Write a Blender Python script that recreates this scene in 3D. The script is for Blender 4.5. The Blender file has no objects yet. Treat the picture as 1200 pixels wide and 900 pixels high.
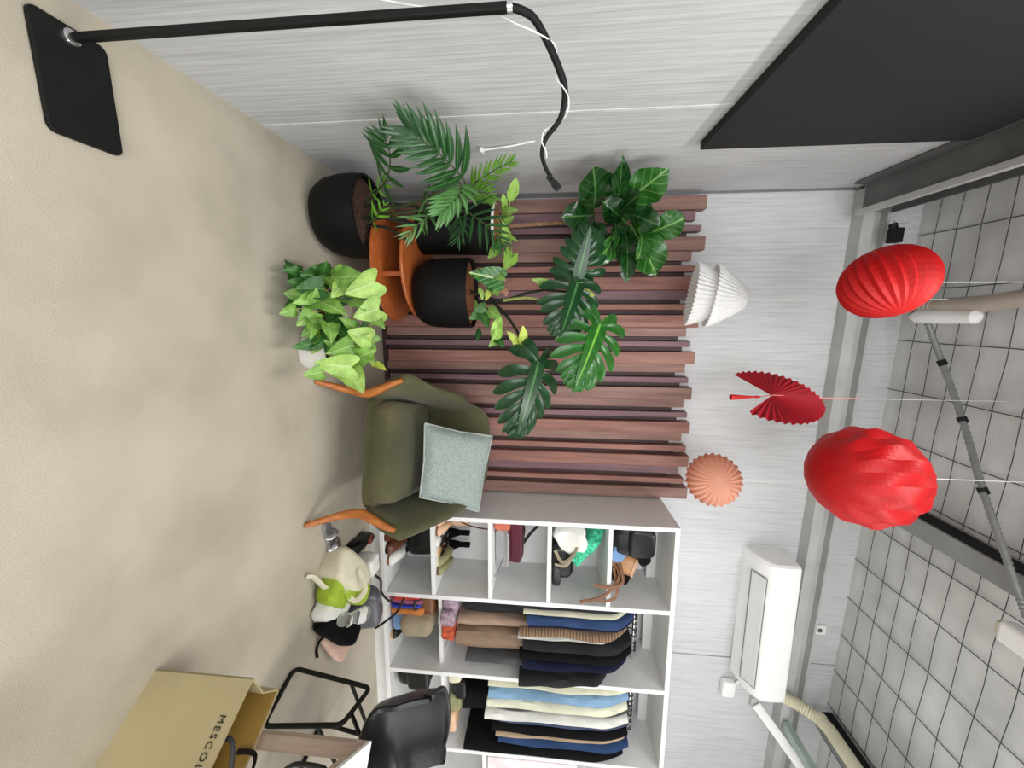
import bpy, bmesh, math, random
from mathutils import Vector, Matrix, noise
from math import sin, cos, pi, radians as R_

rnd = random.Random(7)
S = 1.25                      # everything below is laid out with the eye at 1.0, then scaled to metres
CL = bpy.context.scene.collection
MAT = {}

# ------------------------------------------------------------------ camera frame
FPX = 440.0
YAW, PIT, ROL = R_(10.9), R_(5.02), R_(1.02)
_f = Vector((sin(YAW)*cos(PIT), cos(YAW)*cos(PIT), -sin(PIT)))
_r = Vector((cos(YAW), -sin(YAW), 0))
_u = _r.cross(_f)
CR = cos(ROL)*_r + sin(ROL)*_u
CU = -sin(ROL)*_r + cos(ROL)*_u
EYE = Vector((0, 0, 1.0))

def ray(x, y):
    return _f + CR*((y-450)/FPX) + CU*((x-600)/FPX)
def at(x, y, Y):              # the point of the room seen there that lies Y in front of the eye
    d = ray(x, y)
    return EYE + d*(Y/d.y)
def atz(x, y, z):
    d = ray(x, y)
    return EYE + d*((z-1.0)/d.z)

# ------------------------------------------------------------------ materials
def lin(h):
    h = h.lstrip('#')
    c = [int(h[i:i+2], 16)/255 for i in (0, 2, 4)]
    return tuple(((v/12.92) if v <= .04045 else ((v+.055)/1.055)**2.4) for v in c) + (1,)

def base_mat(name):
    m = bpy.data.materials.new(name); m.use_nodes = True
    nt = m.node_tree
    return m, nt, nt.nodes['Principled BSDF']

def mat(name, col, rough=.6, metal=0, var=.12, scale=14, bump=0, bscale=60, coat=0, spec=.5, stretch=None):
    if name in MAT: return MAT[name]
    m, nt, b = base_mat(name)
    L = nt.links
    b.inputs['Roughness'].default_value = rough
    b.inputs['Metallic'].default_value = metal
    b.inputs['Specular IOR Level'].default_value = spec
    if coat: b.inputs['Coat Weight'].default_value = coat
    tc = nt.nodes.new('ShaderNodeTexCoord')
    src = tc.outputs['Object']
    if stretch:
        mp = nt.nodes.new('ShaderNodeMapping'); mp.inputs['Scale'].default_value = stretch
        L.new(src, mp.inputs['Vector']); src = mp.outputs['Vector']
    n = nt.nodes.new('ShaderNodeTexNoise'); n.inputs['Scale'].default_value = scale; n.inputs['Detail'].default_value = 4
    L.new(src, n.inputs['Vector'])
    c = lin(col)
    rp = nt.nodes.new('ShaderNodeValToRGB')
    rp.color_ramp.elements[0].position = .3; rp.color_ramp.elements[1].position = .7
    rp.color_ramp.elements[0].color = tuple(v*(1-var) for v in c[:3])+(1,)
    rp.color_ramp.elements[1].color = tuple(min(1, v*(1+var)) for v in c[:3])+(1,)
    L.new(n.outputs['Fac'], rp.inputs['Fac']); L.new(rp.outputs['Color'], b.inputs['Base Color'])
    if bump:
        n2 = nt.nodes.new('ShaderNodeTexNoise'); n2.inputs['Scale'].default_value = bscale; n2.inputs['Detail'].default_value = 3
        L.new(src, n2.inputs['Vector'])
        bp = nt.nodes.new('ShaderNodeBump'); bp.inputs['Strength'].default_value = bump; bp.inputs['Distance'].default_value = .01
        L.new(n2.outputs['Fac'], bp.inputs['Height']); L.new(bp.outputs['Normal'], b.inputs['Normal'])
    MAT[name] = m
    return m

def mix_mat(name, cols, rough, scale, stretch=(1, 1, 1), pos=None, bump=.2, detail=5, fine=None, metal=0, dist=.01):
    """noise driven colour ramp with several stops"""
    m, nt, b = base_mat(name); L = nt.links
    b.inputs['Roughness'].default_value = rough; b.inputs['Metallic'].default_value = metal
    tc = nt.nodes.new('ShaderNodeTexCoord'); mp = nt.nodes.new('ShaderNodeMapping')
    mp.inputs['Scale'].default_value = stretch
    L.new(tc.outputs['Object'], mp.inputs['Vector'])
    n = nt.nodes.new('ShaderNodeTexNoise'); n.inputs['Scale'].default_value = scale; n.inputs['Detail'].default_value = detail
    L.new(mp.outputs['Vector'], n.inputs['Vector'])
    rp = nt.nodes.new('ShaderNodeValToRGB'); e = rp.color_ramp.elements
    k = len(cols)
    pos = pos or [.25+.5*i/(k-1) for i in range(k)]
    for i, c in enumerate(cols):
        if i < 2: el = e[i]; el.position = pos[i]
        else: el = e.new(pos[i])
        el.color = lin(c)
    L.new(n.outputs['Fac'], rp.inputs['Fac'])
    out = rp.outputs['Color']; hsrc = n.outputs['Fac']
    if fine:
        n2 = nt.nodes.new('ShaderNodeTexNoise'); n2.inputs['Scale'].default_value = fine[0]; n2.inputs['Detail'].default_value = 2
        L.new(tc.outputs['Object'], n2.inputs['Vector'])
        mx = nt.nodes.new('ShaderNodeMix'); mx.data_type = 'RGBA'; mx.blend_type = 'OVERLAY'
        mx.inputs[0].default_value = fine[1]
        L.new(out, mx.inputs[6]); L.new(n2.outputs['Fac'], mx.inputs[7])
        out = mx.outputs[2]; hsrc = n2.outputs['Fac']
    L.new(out, b.inputs['Base Color'])
    if bump:
        bp = nt.nodes.new('ShaderNodeBump'); bp.inputs['Strength'].default_value = bump; bp.inputs['Distance'].default_value = dist
        L.new(hsrc, bp.inputs['Height']); L.new(bp.outputs['Normal'], b.inputs['Normal'])
    MAT[name] = m
    return m

def leaf_mat(name, blade, vein, edge=None, nveins=7, slope=.5, vw=.1, rough=.35, mid=.05, var=.25, trans=.2, veinmix=1):
    m, nt, b = base_mat(name); L = nt.links
    N = nt.nodes.new
    b.inputs['Roughness'].default_value = rough
    def M(op, a, c=None):
        n = N('ShaderNodeMath'); n.operation = op
        for i, v in enumerate((a, c)):
            if v is None: continue
            if isinstance(v, (int, float)): n.inputs[i].default_value = v
            else: L.new(v, n.inputs[i])
        return n.outputs[0]
    uv = N('ShaderNodeUVMap'); sp = N('ShaderNodeSeparateXYZ'); L.new(uv.outputs[0], sp.inputs[0])
    au = M('ABSOLUTE', M('MULTIPLY', M('SUBTRACT', sp.outputs[0], .5), 2.0))
    v = sp.outputs[1]
    ph = M('FRACT', M('MULTIPLY', M('SUBTRACT', v, M('MULTIPLY', au, slope)), float(nveins)))
    side = M('LESS_THAN', M('ABSOLUTE', M('SUBTRACT', ph, .5)), vw)
    midm = M('LESS_THAN', au, mid)
    mask = M('MULTIPLY', M('MAXIMUM', M('MULTIPLY', side, .6), midm), veinmix)
    tc = N('ShaderNodeTexCoord'); nz = N('ShaderNodeTexNoise'); nz.inputs['Scale'].default_value = 22
    L.new(tc.outputs['Object'], nz.inputs['Vector'])
    c = lin(blade)
    rp = N('ShaderNodeValToRGB')
    rp.color_ramp.elements[0].position = .32; rp.color_ramp.elements[1].position = .68
    rp.color_ramp.elements[0].color = tuple(x*(1-var) for x in c[:3])+(1,)
    rp.color_ramp.elements[1].color = tuple(min(1, x*(1+var)) for x in c[:3])+(1,)
    L.new(nz.outputs['Fac'], rp.inputs['Fac'])
    col = rp.outputs['Color']
    if edge:
        mr = N('ShaderNodeMapRange'); mr.inputs[1].default_value = .45; mr.inputs[2].default_value = 1.0
        L.new(au, mr.inputs[0])
        mx0 = N('ShaderNodeMix'); mx0.data_type = 'RGBA'; L.new(mr.outputs[0], mx0.inputs[0])
        L.new(col, mx0.inputs[6]); mx0.inputs[7].default_value = lin(edge); col = mx0.outputs[2]
    mx = N('ShaderNodeMix'); mx.data_type = 'RGBA'
    L.new(mask, mx.inputs[0]); L.new(col, mx.inputs[6]); mx.inputs[7].default_value = lin(vein)
    L.new(mx.outputs[2], b.inputs['Base Color'])
    tr = N('ShaderNodeBsdfTranslucent'); L.new(mx.outputs[2], tr.inputs['Color'])
    ms = N('ShaderNodeMixShader'); ms.inputs[0].default_value = trans
    L.new(b.outputs[0], ms.inputs[1]); L.new(tr.outputs[0], ms.inputs[2])
    L.new(ms.outputs[0], nt.nodes['Material Output'].inputs['Surface'])
    MAT[name] = m
    return m

# ------------------------------------------------------------------ mesh builder
class MB:
    def __init__(s):
        s.v = []; s.f = []; s.uv = {}
    def add(s, pts, faces, uvs=None):
        o = len(s.v)
        s.v += [Vector(p) for p in pts]
        s.f += [tuple(i+o for i in f) for f in faces]
        if uvs:
            for i, t in enumerate(uvs): s.uv[o+i] = t
        return s
    def grid(s, rows, cu=False, cv=False, caps=False, uvs=None):
        n, m = len(rows), len(rows[0])
        pts = [p for r in rows for p in r]
        F = []
        for i in range(n if cu else n-1):
            for j in range(m if cv else m-1):
                a = i*m+j; b = i*m+(j+1) % m; c = ((i+1) % n)*m+(j+1) % m; d = ((i+1) % n)*m+j
                F.append((a, b, c, d))
        if caps:
            F.append(tuple(range(m-1, -1, -1))); F.append(tuple((n-1)*m+j for j in range(m)))
        return s.add(pts, F, uvs)
    def box(s, c, d, rot=None):
        c = Vector(c); x, y, z = d[0]/2, d[1]/2, d[2]/2
        P = [Vector(p) for p in ((-x, -y, -z), (x, -y, -z), (x, y, -z), (-x, y, -z), (-x, -y, z), (x, -y, z), (x, y, z), (-x, y, z))]
        if rot is not None: P = [rot @ p for p in P]
        return s.add([c+p for p in P], [(0, 3, 2, 1), (4, 5, 6, 7), (0, 1, 5, 4), (1, 2, 6, 5), (2, 3, 7, 6), (3, 0, 4, 7)])
    def span(s, a, b):
        a = Vector(a); b = Vector(b)
        return s.box((a+b)/2, (abs(b.x-a.x), abs(b.y-a.y), abs(b.z-a.z)))
    def tube(s, pts, r, n=8, flat=None, closed=False):
        pts = [Vector(p) for p in pts]
        k = len(pts)
        rr = r if isinstance(r, (list, tuple)) else [r]*k
        up = None; rows = []
        for i, p in enumerate(pts):
            t = (pts[min(i+1, k-1)]-pts[max(i-1, 0)])
            if t.length < 1e-9: t = Vector((0, 0, 1))
            t.normalize()
            if up is None:
                up = t.orthogonal().normalized() if flat is None else Vector(flat)
            up = (up - t*up.dot(t))
            if up.length < 1e-6: up = t.orthogonal()
            up.normalize()
            sd = t.cross(up)
            row = []
            for j in range(n):
                a = 2*pi*j/n
                ka, kb = (1, 1) if flat is None else (.22, 1)
                row.append(p + up*(cos(a)*rr[i]*ka) + sd*(sin(a)*rr[i]*kb))
            rows.append(row)
        return s.grid(rows, cv=True, caps=True)
    def lathe(s, prof, n=32, c=(0, 0, 0), M=None, caps=False):
        c = Vector(c); rows = []
        for (r, z) in prof:
            row = [Vector((r*cos(2*pi*j/n), r*sin(2*pi*j/n), z)) for j in range(n)]
            if M is not None: row = [M @ p for p in row]
            rows.append([c+p for p in row])
        return s.grid(rows, cv=True, caps=caps)
    def prism(s, poly, z0, z1, M=None):
        n = len(poly)
        P = [Vector((x, y, z0)) for x, y in poly]+[Vector((x, y, z1)) for x, y in poly]
        if M is not None: P = [M @ p for p in P]
        F = [tuple(range(n-1, -1, -1)), tuple(range(n, 2*n))]+[(i, (i+1) % n, n+(i+1) % n, n+i) for i in range(n)]
        return s.add(P, F)
    def blob(s, c, d, M=None, e=.6, ez=.6, amp=0, fr=8, seed=0, nu=24, nv=14):
        """superellipsoid cushion with optional crumple"""
        c = Vector(c); rows = []
        def pw(x, q): return math.copysign(abs(x)**q, x)
        for i in range(nv+1):
            ph = -pi/2+pi*i/nv
            row = []
            for j in range(nu):
                th = 2*pi*j/nu
                p = Vector((d[0]/2*pw(cos(ph), ez)*pw(cos(th), e), d[1]/2*pw(cos(ph), ez)*pw(sin(th), e), d[2]/2*pw(sin(ph), ez)))
                if amp:
                    q = p*fr+Vector((seed*3.1, seed*1.7, 0))
                    p = p*(1+amp*noise.noise(q)*2+amp*.9*noise.noise(q*2.6))+Vector((noise.noise(q+Vector((9, 0, 0))), noise.noise(q+Vector((0, 9, 0))), noise.noise(q+Vector((0, 0, 9)))))*amp*min(d)*.5
                if M is not None: p = M @ p
                row.append(c+p)
            rows.append(row)
        return s.grid(rows, cv=True)

def org(o):
    while o.parent: o = o.parent
    return o.location.copy()

def build(mb, name, m, parent=None, loc=None, local=False, smooth=True, bevel=0, ang=40, seg=2):
    me = bpy.data.meshes.new(name)
    o0 = Vector((0, 0, 0))
    if not local:
        if parent is not None: o0 = org(parent)
        elif loc is not None: o0 = Vector(loc)
    me.from_pydata([v-o0 for v in mb.v], [], mb.f)
    bm = bmesh.new(); bm.from_mesh(me)
    if mb.uv:
        bm.verts.ensure_lookup_table()
        ul = bm.loops.layers.uv.new('UVMap')
        for f in bm.faces:
            for l in f.loops:
                l[ul].uv = mb.uv.get(l.vert.index, (.5, .5))
    else:
        bmesh.ops.remove_doubles(bm, verts=bm.verts, dist=1e-6)
    bmesh.ops.dissolve_degenerate(bm, edges=bm.edges, dist=1e-7)
    if not mb.uv: bmesh.ops.recalc_face_normals(bm, faces=bm.faces)
    if bevel:
        ed = [e for e in bm.edges if len(e.link_faces) == 2 and e.calc_face_angle(0) > R_(30)]
        bmesh.ops.bevel(bm, geom=ed, offset=bevel, segments=seg, affect='EDGES', profile=.5, clamp_overlap=True)
    for f in bm.faces: f.smooth = smooth
    if smooth:
        for e in bm.edges:
            if len(e.link_faces) == 2 and e.calc_face_angle(0) > R_(ang): e.smooth = False
    bm.to_mesh(me); bm.free()
    me.materials.append(m)
    o = bpy.data.objects.new(name, me); CL.objects.link(o)
    if parent is not None: o.parent = parent
    elif loc is not None: o.location = loc
    return o

def tag(o, label, cat, group=None):
    o['label'] = label; o['category'] = cat
    if group: o['group'] = group
    return o
def thing(name, label, cat, loc=(0, 0, 0), rotz=0, group=None):
    o = bpy.data.objects.new(name, None); CL.objects.link(o)
    o.empty_display_size = .05
    o.location = loc; o.rotation_euler = (0, 0, rotz)
    return tag(o, label, cat, group)
def struct(o):
    o['kind'] = 'structure'; return o
def frame(y, nrm, c=None):
    """matrix whose Y runs along y and Z near nrm"""
    y = Vector(y).normalized(); z = Vector(nrm); z = z-y*z.dot(y)
    if z.length < 1e-5: z = y.orthogonal()
    z.normalize(); x = y.cross(z)
    return Matrix((x, y, z)).transposed()
def smooth_path(pts, k=6):
    P = [Vector(p) for p in pts]; out = []
    for i in range(len(P)-1):
        a = P[max(i-1, 0)]; b = P[i]; c = P[i+1]; d = P[min(i+2, len(P)-1)]
        for q in range(k):
            t = q/k
            out.append(.5*((2*b)+(c-a)*t+(2*a-5*b+4*c-d)*t*t+(3*b-a-3*c+d)*t**3))
    out.append(P[-1]); return out
def smooth2(pts, k=4):
    return [(p.x, p.y) for p in smooth_path([Vector((x, y, 0)) for x, y in pts], k)]

# ------------------------------------------------------------------ material library
mix_mat('carpet', ['#aba392', '#b9b09f', '#c2b9a8'], .95, 3.0, pos=[.3, .5, .7], fine=(520, .5), bump=.18)
def wall_mat(name, a, b_, c):
    m, nt, b = base_mat(name); L = nt.links; N = nt.nodes.new
    b.inputs['Roughness'].default_value = .8
    tc = N('ShaderNodeTexCoord')
    m1 = N('ShaderNodeMapping'); m1.inputs['Scale'].default_value = (38, 38, 1.6); L.new(tc.outputs['Object'], m1.inputs['Vector'])
    n1 = N('ShaderNodeTexNoise'); n1.inputs['Scale'].default_value = 1.6; n1.inputs['Detail'].default_value = 6; L.new(m1.outputs[0], n1.inputs['Vector'])
    n2 = N('ShaderNodeTexNoise'); n2.inputs['Scale'].default_value = 1.1; n2.inputs['Detail'].default_value = 3; L.new(tc.outputs['Object'], n2.inputs['Vector'])
    r1 = N('ShaderNodeValToRGB'); e = r1.color_ramp.elements
    e[0].position = .32; e[0].color = lin(a); e[1].position = .5; e[1].color = lin(b_); x = e.new(.7); x.color = lin(c)
    L.new(n1.outputs[0], r1.inputs[0])
    mx = N('ShaderNodeMix'); mx.data_type = 'RGBA'; mx.blend_type = 'SOFT_LIGHT'; mx.inputs[0].default_value = .5
    L.new(r1.outputs[0], mx.inputs[6]); L.new(n2.outputs[0], mx.inputs[7]); L.new(mx.outputs[2], b.inputs['Base Color'])
    bp = N('ShaderNodeBump'); bp.inputs['Strength'].default_value = .25; bp.inputs['Distance'].default_value = .01
    L.new(n1.outputs[0], bp.inputs['Height']); L.new(bp.outputs[0], b.inputs['Normal'])
    MAT[name] = m
wall_mat('concrete', '#babbbc', '#c6c7c8', '#cfd0d1')
mat('white_board', '#e4e4e3', .45, var=.03)
mat('steel_grey', '#8f9190', .5, .2, var=.15, scale=6)
mat('steel_dark', '#626362', .6, .1, var=.15, scale=6)
mat('steel_light', '#b9bab8', .5, .1, var=.1, scale=5)
mat('galv', '#9c9e9d', .4, .6, var=.15)
mat('foil', '#d2d3d2', .55, .0, var=.16, scale=3, bump=.12, bscale=7)
mat('wire', '#3a3a3a', .6, .3)
mat('black_metal', '#111111', .6, var=.25, spec=.25)
mat('black_panel', '#232323', .7, var=.12, scale=2, spec=.25)
mat('black_pot', '#0c0c0c', .6, var=.25, scale=20, spec=.2)
mat('black_leather', '#0e0e0f', .3, var=.2, bump=.06, bscale=120, spec=.35)
mat('black_cloth', '#0d0d0e', .9, var=.3, bump=.2, spec=.15)
mat('white_plastic', '#f2f2f0', .35, var=.02)
mat('cream_hose', '#cfcab0', .5, var=.06)
mat('taupe_hose', '#b3a79b', .5, var=.08)
mat('hose_grey', '#8c908e', .45, .4)
mat('soil', '#4a3225', .95, var=.6, scale=60, bump=.8, bscale=90)
mat('coir', '#8f5a38', .95, var=.4, scale=70, bump=.8, bscale=90)
mix_mat('orange_wood', ['#7c3d18', '#a9592a', '#bb6a35'], .4, 6, (14, 14, 1.5), bump=.05)
mix_mat('leg_wood', ['#8f4f22', '#b0682f', '#bd7638'], .4, 6, (10, 10, 1.5), bump=.05)
mix_mat('pale_wood', ['#a58f80', '#b7a294', '#c3b0a2'], .55, 4, (12, 12, 1.2), bump=.05)
def slat(name, a, b, c): mix_mat(name, [a, b, c], .6, 2.2, (16, 16, 1.1), bump=.12)
slat('slat_red', '#785046', '#926459', '#a4776a')
slat('slat_plum', '#664b52', '#795a60', '#886768')
slat('slat_brown', '#735449', '#87665c', '#98766a')
slat('slat_deep', '#33211f', '#3d2829', '#4a3233')
mix_mat('velvet', ['#3c3d23', '#4b4a2c', '#64583f'], .85, 3.2, bump=.1, detail=6)  # tan stop paints the velvet's lit highlights into its colour
MAT['velvet'].node_tree.nodes['Principled BSDF'].inputs['Sheen Weight'].default_value = .12
mix_mat('cushion_grey', ['#7c8884', '#8f9b96', '#a0aaa5'], .95, 90, bump=.5, detail=3)
mat('piping', '#a5aca6', .9)
mix_mat('paper_bag', ['#a89a72', '#b2a47c', '#b9ab84'], .7, 3, bump=.04)
mat('bag_inside', '#a8873f', .75, var=.15, scale=4)
mat('ribbon', '#242222', .5)
mat('red_paper', '#d3191a', .6, var=.08)
mat('red_tissue', '#d0141b', .5, var=.1)
mat('red_fan', '#b80f26', .6, var=.08)
mat('peach_paper', '#efad92', .7, var=.06)
mat('white_paper', '#efefee', .7, var=.02)
mat('string_white', '#eeeeee', .6)
mat('string_pink', '#e58f88', .6)
for m_ in ('red_paper', 'red_tissue', 'red_fan', 'peach_paper', 'white_paper'):   # paper lets light through
    nt = MAT[m_].node_tree; b = nt.nodes['Principled BSDF']
    tr = nt.nodes.new('ShaderNodeBsdfTranslucent'); ms = nt.nodes.new('ShaderNodeMixShader'); ms.inputs[0].default_value = .28
    src = b.inputs['Base Color'].links[0].from_socket
    nt.links.new(src, tr.inputs['Color']); nt.links.new(b.outputs[0], ms.inputs[1]); nt.links.new(tr.outputs[0], ms.inputs[2])
    nt.links.new(ms.outputs[0], nt.nodes['Material Output'].inputs['Surface'])
mat('chrome', '#d8d8d8', .2, .95)
mat('stem', '#3c4a24', .6); mat('stem_dark', '#20261a', .6); mat('trunk', '#8a6a52', .9, var=.4, scale=50, bump=.6)
mat('stem_pale', '#a9b25a', .6)
leaf_mat('leaf_fig', '#173d18', '#5f8c4a', nveins=5, slope=.45, vw=.035, rough=.18, mid=.045, veinmix=.6, trans=.1)
leaf_mat('leaf_fig_light', '#2b6224', '#8fb86a', nveins=5, slope=.45, vw=.045, rough=.18, mid=.05, veinmix=.75, trans=.15)
leaf_mat('leaf_monstera', '#1b4422', '#4c7f45', nveins=1, slope=0, vw=0, rough=.25, mid=.07)
leaf_mat('leaf_monstera_bright', '#2b6a24', '#7fbb48', nveins=1, slope=0, vw=0, rough=.25, mid=.07)
leaf_mat('leaf_palm', '#1f4a1f', '#4b7c45', nveins=1, slope=0, vw=0, rough=.3, mid=.1)
leaf_mat('leaf_palm_pale', '#4c7f3e', '#8fb37c', nveins=1, slope=0, vw=0, rough=.3, mid=.12)
leaf_mat('leaf_palm_bright', '#5f9a2c', '#92bd4e', nveins=1, slope=0, vw=0, rough=.35, mid=.1)
leaf_mat('leaf_syn_pale', '#a3c765', '#c6dd92', edge='#8fb850', nveins=8, slope=.5, vw=.10, rough=.45, mid=.06, veinmix=.7)
leaf_mat('leaf_syn_mid', '#7fae4c', '#b6d484', edge='#588c32', nveins=8, slope=.5, vw=.10, rough=.4, mid=.06, veinmix=.75)
leaf_mat('leaf_syn_dark', '#2f6426', '#6f9c50', edge='#1e4a1a', nveins=7, slope=.5, vw=.07, rough=.4, mid=.05, veinmix=.7)
leaf_mat('leaf_lime', '#97c552', '#b9d97c', nveins=5, slope=.5, vw=.05, rough=.4, mid=.06)
leaf_mat('leaf_alocasia', '#2c6b2c', '#bcd592', nveins=4, slope=.55, vw=.05, rough=.3, mid=.07)
leaf_mat('leaf_yellow', '#b8cc52', '#d3dd80', nveins=3, slope=.4, vw=.04, rough=.4, mid=.06)
leaf_mat('leaf_pink', '#c08a78', '#d8aa98', nveins=3, slope=.4, vw=.04, rough=.4, mid=.06)

# ------------------------------------------------------------------ room shell
XW, YW, ZC = -.64, 2.27, 2.94
struct(build(MB().span((XW-.1, -3.0, -.1), (3.8, YW+.1, 0)), 'floor', MAT['carpet'], loc=(0, 0, 0), smooth=False))
struct(build(MB().span((XW-.1, -3.0, 0), (XW, YW+.1, ZC+.1)), 'wall_left', MAT['concrete'], loc=(XW, 0, 0), smooth=False))
wb = MB()
wb.span((XW, YW, 0), (2.288, YW+.1, ZC+.1)); wb.span((2.296, YW, 0), (3.8, YW+.1, ZC+.1)); wb.span((2.28, YW+.012, 0), (2.30, YW+.1, ZC+.1))
struct(build(wb, 'wall_back', MAT['concrete'], loc=(0, YW, 0), smooth=False))
# far right wall with a big opening of daylight (outside the picture)
wr = MB()
wr.span((3.7, -3.0, 0), (3.8, YW, .35)); wr.span((3.7, -3.0, 2.55), (3.8, YW, ZC)); wr.span((3.7, 1.75, .35), (3.8, YW, 2.55)); wr.span((3.7, -3.0, .35), (3.8, -2.6, 2.55))
struct(build(wr, 'wall_right', MAT['concrete'], loc=(3.75, 0, 0), smooth=False))
wf = MB()
for yy in (-2.6, -1.15, .3, 1.75): wf.span((3.72, yy-.03, .35), (3.78, yy+.03, 2.55))
for zz in (.35, 1.9, 2.55): wf.span((3.725, -2.6, zz-.025), (3.775, 1.75, zz+.025))
struct(build(wf, 'window_1', MAT['steel_light'], loc=(3.75, 0, 1.4), smooth=False))
# a pale pour line down the left wall, a low ridge in the concrete
struct(build(MB().span((XW, 1.372, 0), (XW+.002, 1.386, 2.5)), 'trim_1', mat('pour_line', '#d2d2d0', .8), loc=(XW, 1.29, 1.2), smooth=False))
struct(build(MB().span((XW, YW-.004, 0), (XW+.012, YW, 2.6)), 'trim_2', mat('joint', '#77777a', .9), loc=(XW, YW, 1.2), smooth=False))
# foil ceiling sagging between the wires
xs = [-.64+.045*i for i in range(98)]; ys = [2.27-.052*j for j in range(100)]
rows = []
for y in ys:
    row = []
    for x in xs:
        u = ((x-.15)/.27) % 1; w = ((y-1.957)/.104) % 1
        z = ZC+.004-.012*(1-abs(2*w-1))*(.6+.4*noise.noise(Vector((x*2, y*3, 0))))-.004*(1-abs(2*u-1))
        row.append(Vector((x, y, z)))
    rows.append(row)
cb = MB().grid(rows); cb.span((XW, -3.0, ZC+.03), (3.8, YW, ZC+.1))
struct(build(cb, 'ceiling', MAT['foil'], loc=(0, 0, ZC)))
wm = MB()
k = -3
while .15+.27*k < 3.75:
    x = .15+.27*k
    if x > XW: wm.tube([(x+.004*sin(9*j+k), 2.26-.26*j, ZC-.009) for j in range(16)], .0022, 5)
    k += 1
for j in range(-2, 36):
    y = 1.957-.104*j
    if y < 2.26: wm.tube([(-.6+.2*i, y+.004*sin(i*2.3+j), ZC-.012) for i in range(22)], .0017, 5)
struct(build(wm, 'trim_3', MAT['wire'], loc=(0, 0, ZC)))
# steel: wall beam, edge channel and roof joists
def ibeam(a, b, name):
    m = MB()
    m.span((a[0], a[1], a[2]), (b[0], b[1], b[2])); return m
bm_ = MB()
bm_.span((XW+.02, 2.19, 2.60), (3.8, YW, 2.612)); bm_.span((XW+.02, 2.19, 2.715), (3.8, YW, 2.727)); bm_.span((XW+.02, 2.235, 2.612), (3.8, 2.25, 2.715))
bm_.span((XW+.02, 2.19, 2.612), (3.8, 2.197, 2.655))
struct(build(bm_, 'trim_4', MAT['steel_light'], loc=(0, 2.23, 2.6), smooth=False))
def joist(x0, x1, z0, z1, n, m1, m2):
    a = MB(); a.span((x0, -2.9, z0), (x1, 2.2, z0+.012)); a.span((x1-.012, -2.9, z0+.012), (x1, 2.2, z0+.03))
    a.span((x0, -2.9, z1-.012), (x1, 2.2, z1))
    o = struct(build(a, n, m1, loc=((x0+x1)/2, 0, z0), smooth=False))
    w = MB(); w.span((x0+.002, -2.9, z0+.012), (x0+.014, 2.2, z1-.012))
    build(w, 'web', m2, o, smooth=False)
    return o
joist(.985, 1.075, 2.815, 2.93, 'trim_5', MAT['steel_grey'], MAT['black_metal'])
joist(2.585, 2.675, 2.815, 2.93, 'trim_6', MAT['steel_grey'], MAT['black_metal'])  # black web paints this joist's shadow side into the colour
# edge channel along the left wall
ch = MB(); ch.span((-.635, -2.9, 2.575), (-.49, 2.17, 2.585)); ch.span((-.635, -2.9, 2.52), (-.625, 2.17, 2.72)); ch.span((-.635, -2.9, 2.71), (-.49, 2.17, 2.72))
o = struct(build(ch, 'trim_7', MAT['steel_dark'], loc=(-.56, 0, 2.58), smooth=False))
build(MB().span((-.505, -2.9, 2.545), (-.48, 2.17, 2.575)), 'flange', MAT['steel_light'], o, smooth=False)
pl = MB().span((-.63, 2.17, 2.58), (-.50, 2.185, 2.76)); pl.span((-.63, 2.05, 2.59), (-.62, 2.18, 2.74))
build(pl, 'end_plate', MAT['galv'], o, smooth=False, bevel=.003)
for (x, z) in ((-.585, 2.63), (-.54, 2.70), (-.54, 2.63), (-.585, 2.70)):
    b = MB().lathe([(.001, -.008), (.012, -.008), (.012, 0), (.001, 0)], 6, (x, 2.168, z), Matrix.Rotation(-pi/2, 3, 'X'))
    build(b, 'bolt', MAT['steel_dark'], o, smooth=False)
# right edge rail near the conduit
struct(build(MB().span((2.665, -2.9, 2.615), (2.725, 2.18, 2.655)), 'trim_8', mat('rail_teal', '#a8b8b2', .4, .2), loc=(2.7, 0, 2.63), smooth=False))

# ------------------------------------------------------------------ slat wall panel
sp = thing('slat_wall_panel', 'reddish brown panel of uneven vertical wooden slats covering the back wall', 'wall panel', (.25, 2.24, 0))
cols = ['slat_red', 'slat_plum', 'slat_brown']
build(MB().span((-.61, 2.235, .002), (1.14, 2.25, .03)).span((-.61, 2.255, .002), (1.14, 2.268, 1.60)), 'backing', MAT['slat_deep'], sp, smooth=False)
x = -.606; i = 0
while x < 1.12:
    for kind, w, dep, top in (('A', .071, .052, 1.845), ('C', .052, .034, 1.795), ('D', .024, .016, 1.745), ('B', .034, .046, 1.82), ('E', .026, .02, 1.77)):
        if x+w > 1.145: x += w; continue
        h = top+.008*sin(i*2.7)+(x)*.02
        mname = {'A': rnd.choice(['slat_red', 'slat_brown', 'slat_red']), 'C': rnd.choice(['slat_plum', 'slat_brown']), 'D': 'slat_deep', 'B': rnd.choice(['slat_plum', 'slat_red']), 'E': 'slat_deep'}[kind]
        build(MB().span((x+.001, 2.268-dep-.012, .03+.008*(i % 3)), (x+w-.001, 2.268, h)), 'slat', MAT[mname], sp, smooth=False, bevel=.002, seg=1)
        x += w; i += 1

# ------------------------------------------------------------------ black panel on left wall
o = build(MB().span((XW, -1.2, 1.575), (XW+.03, 1.64, 2.515)), 'wall_board', MAT['black_panel'], loc=(XW+.015, .3, 1.58), smooth=False, bevel=.002)
tag(o, 'large matte black board mounted high on the left concrete wall', 'wall panel')

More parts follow.
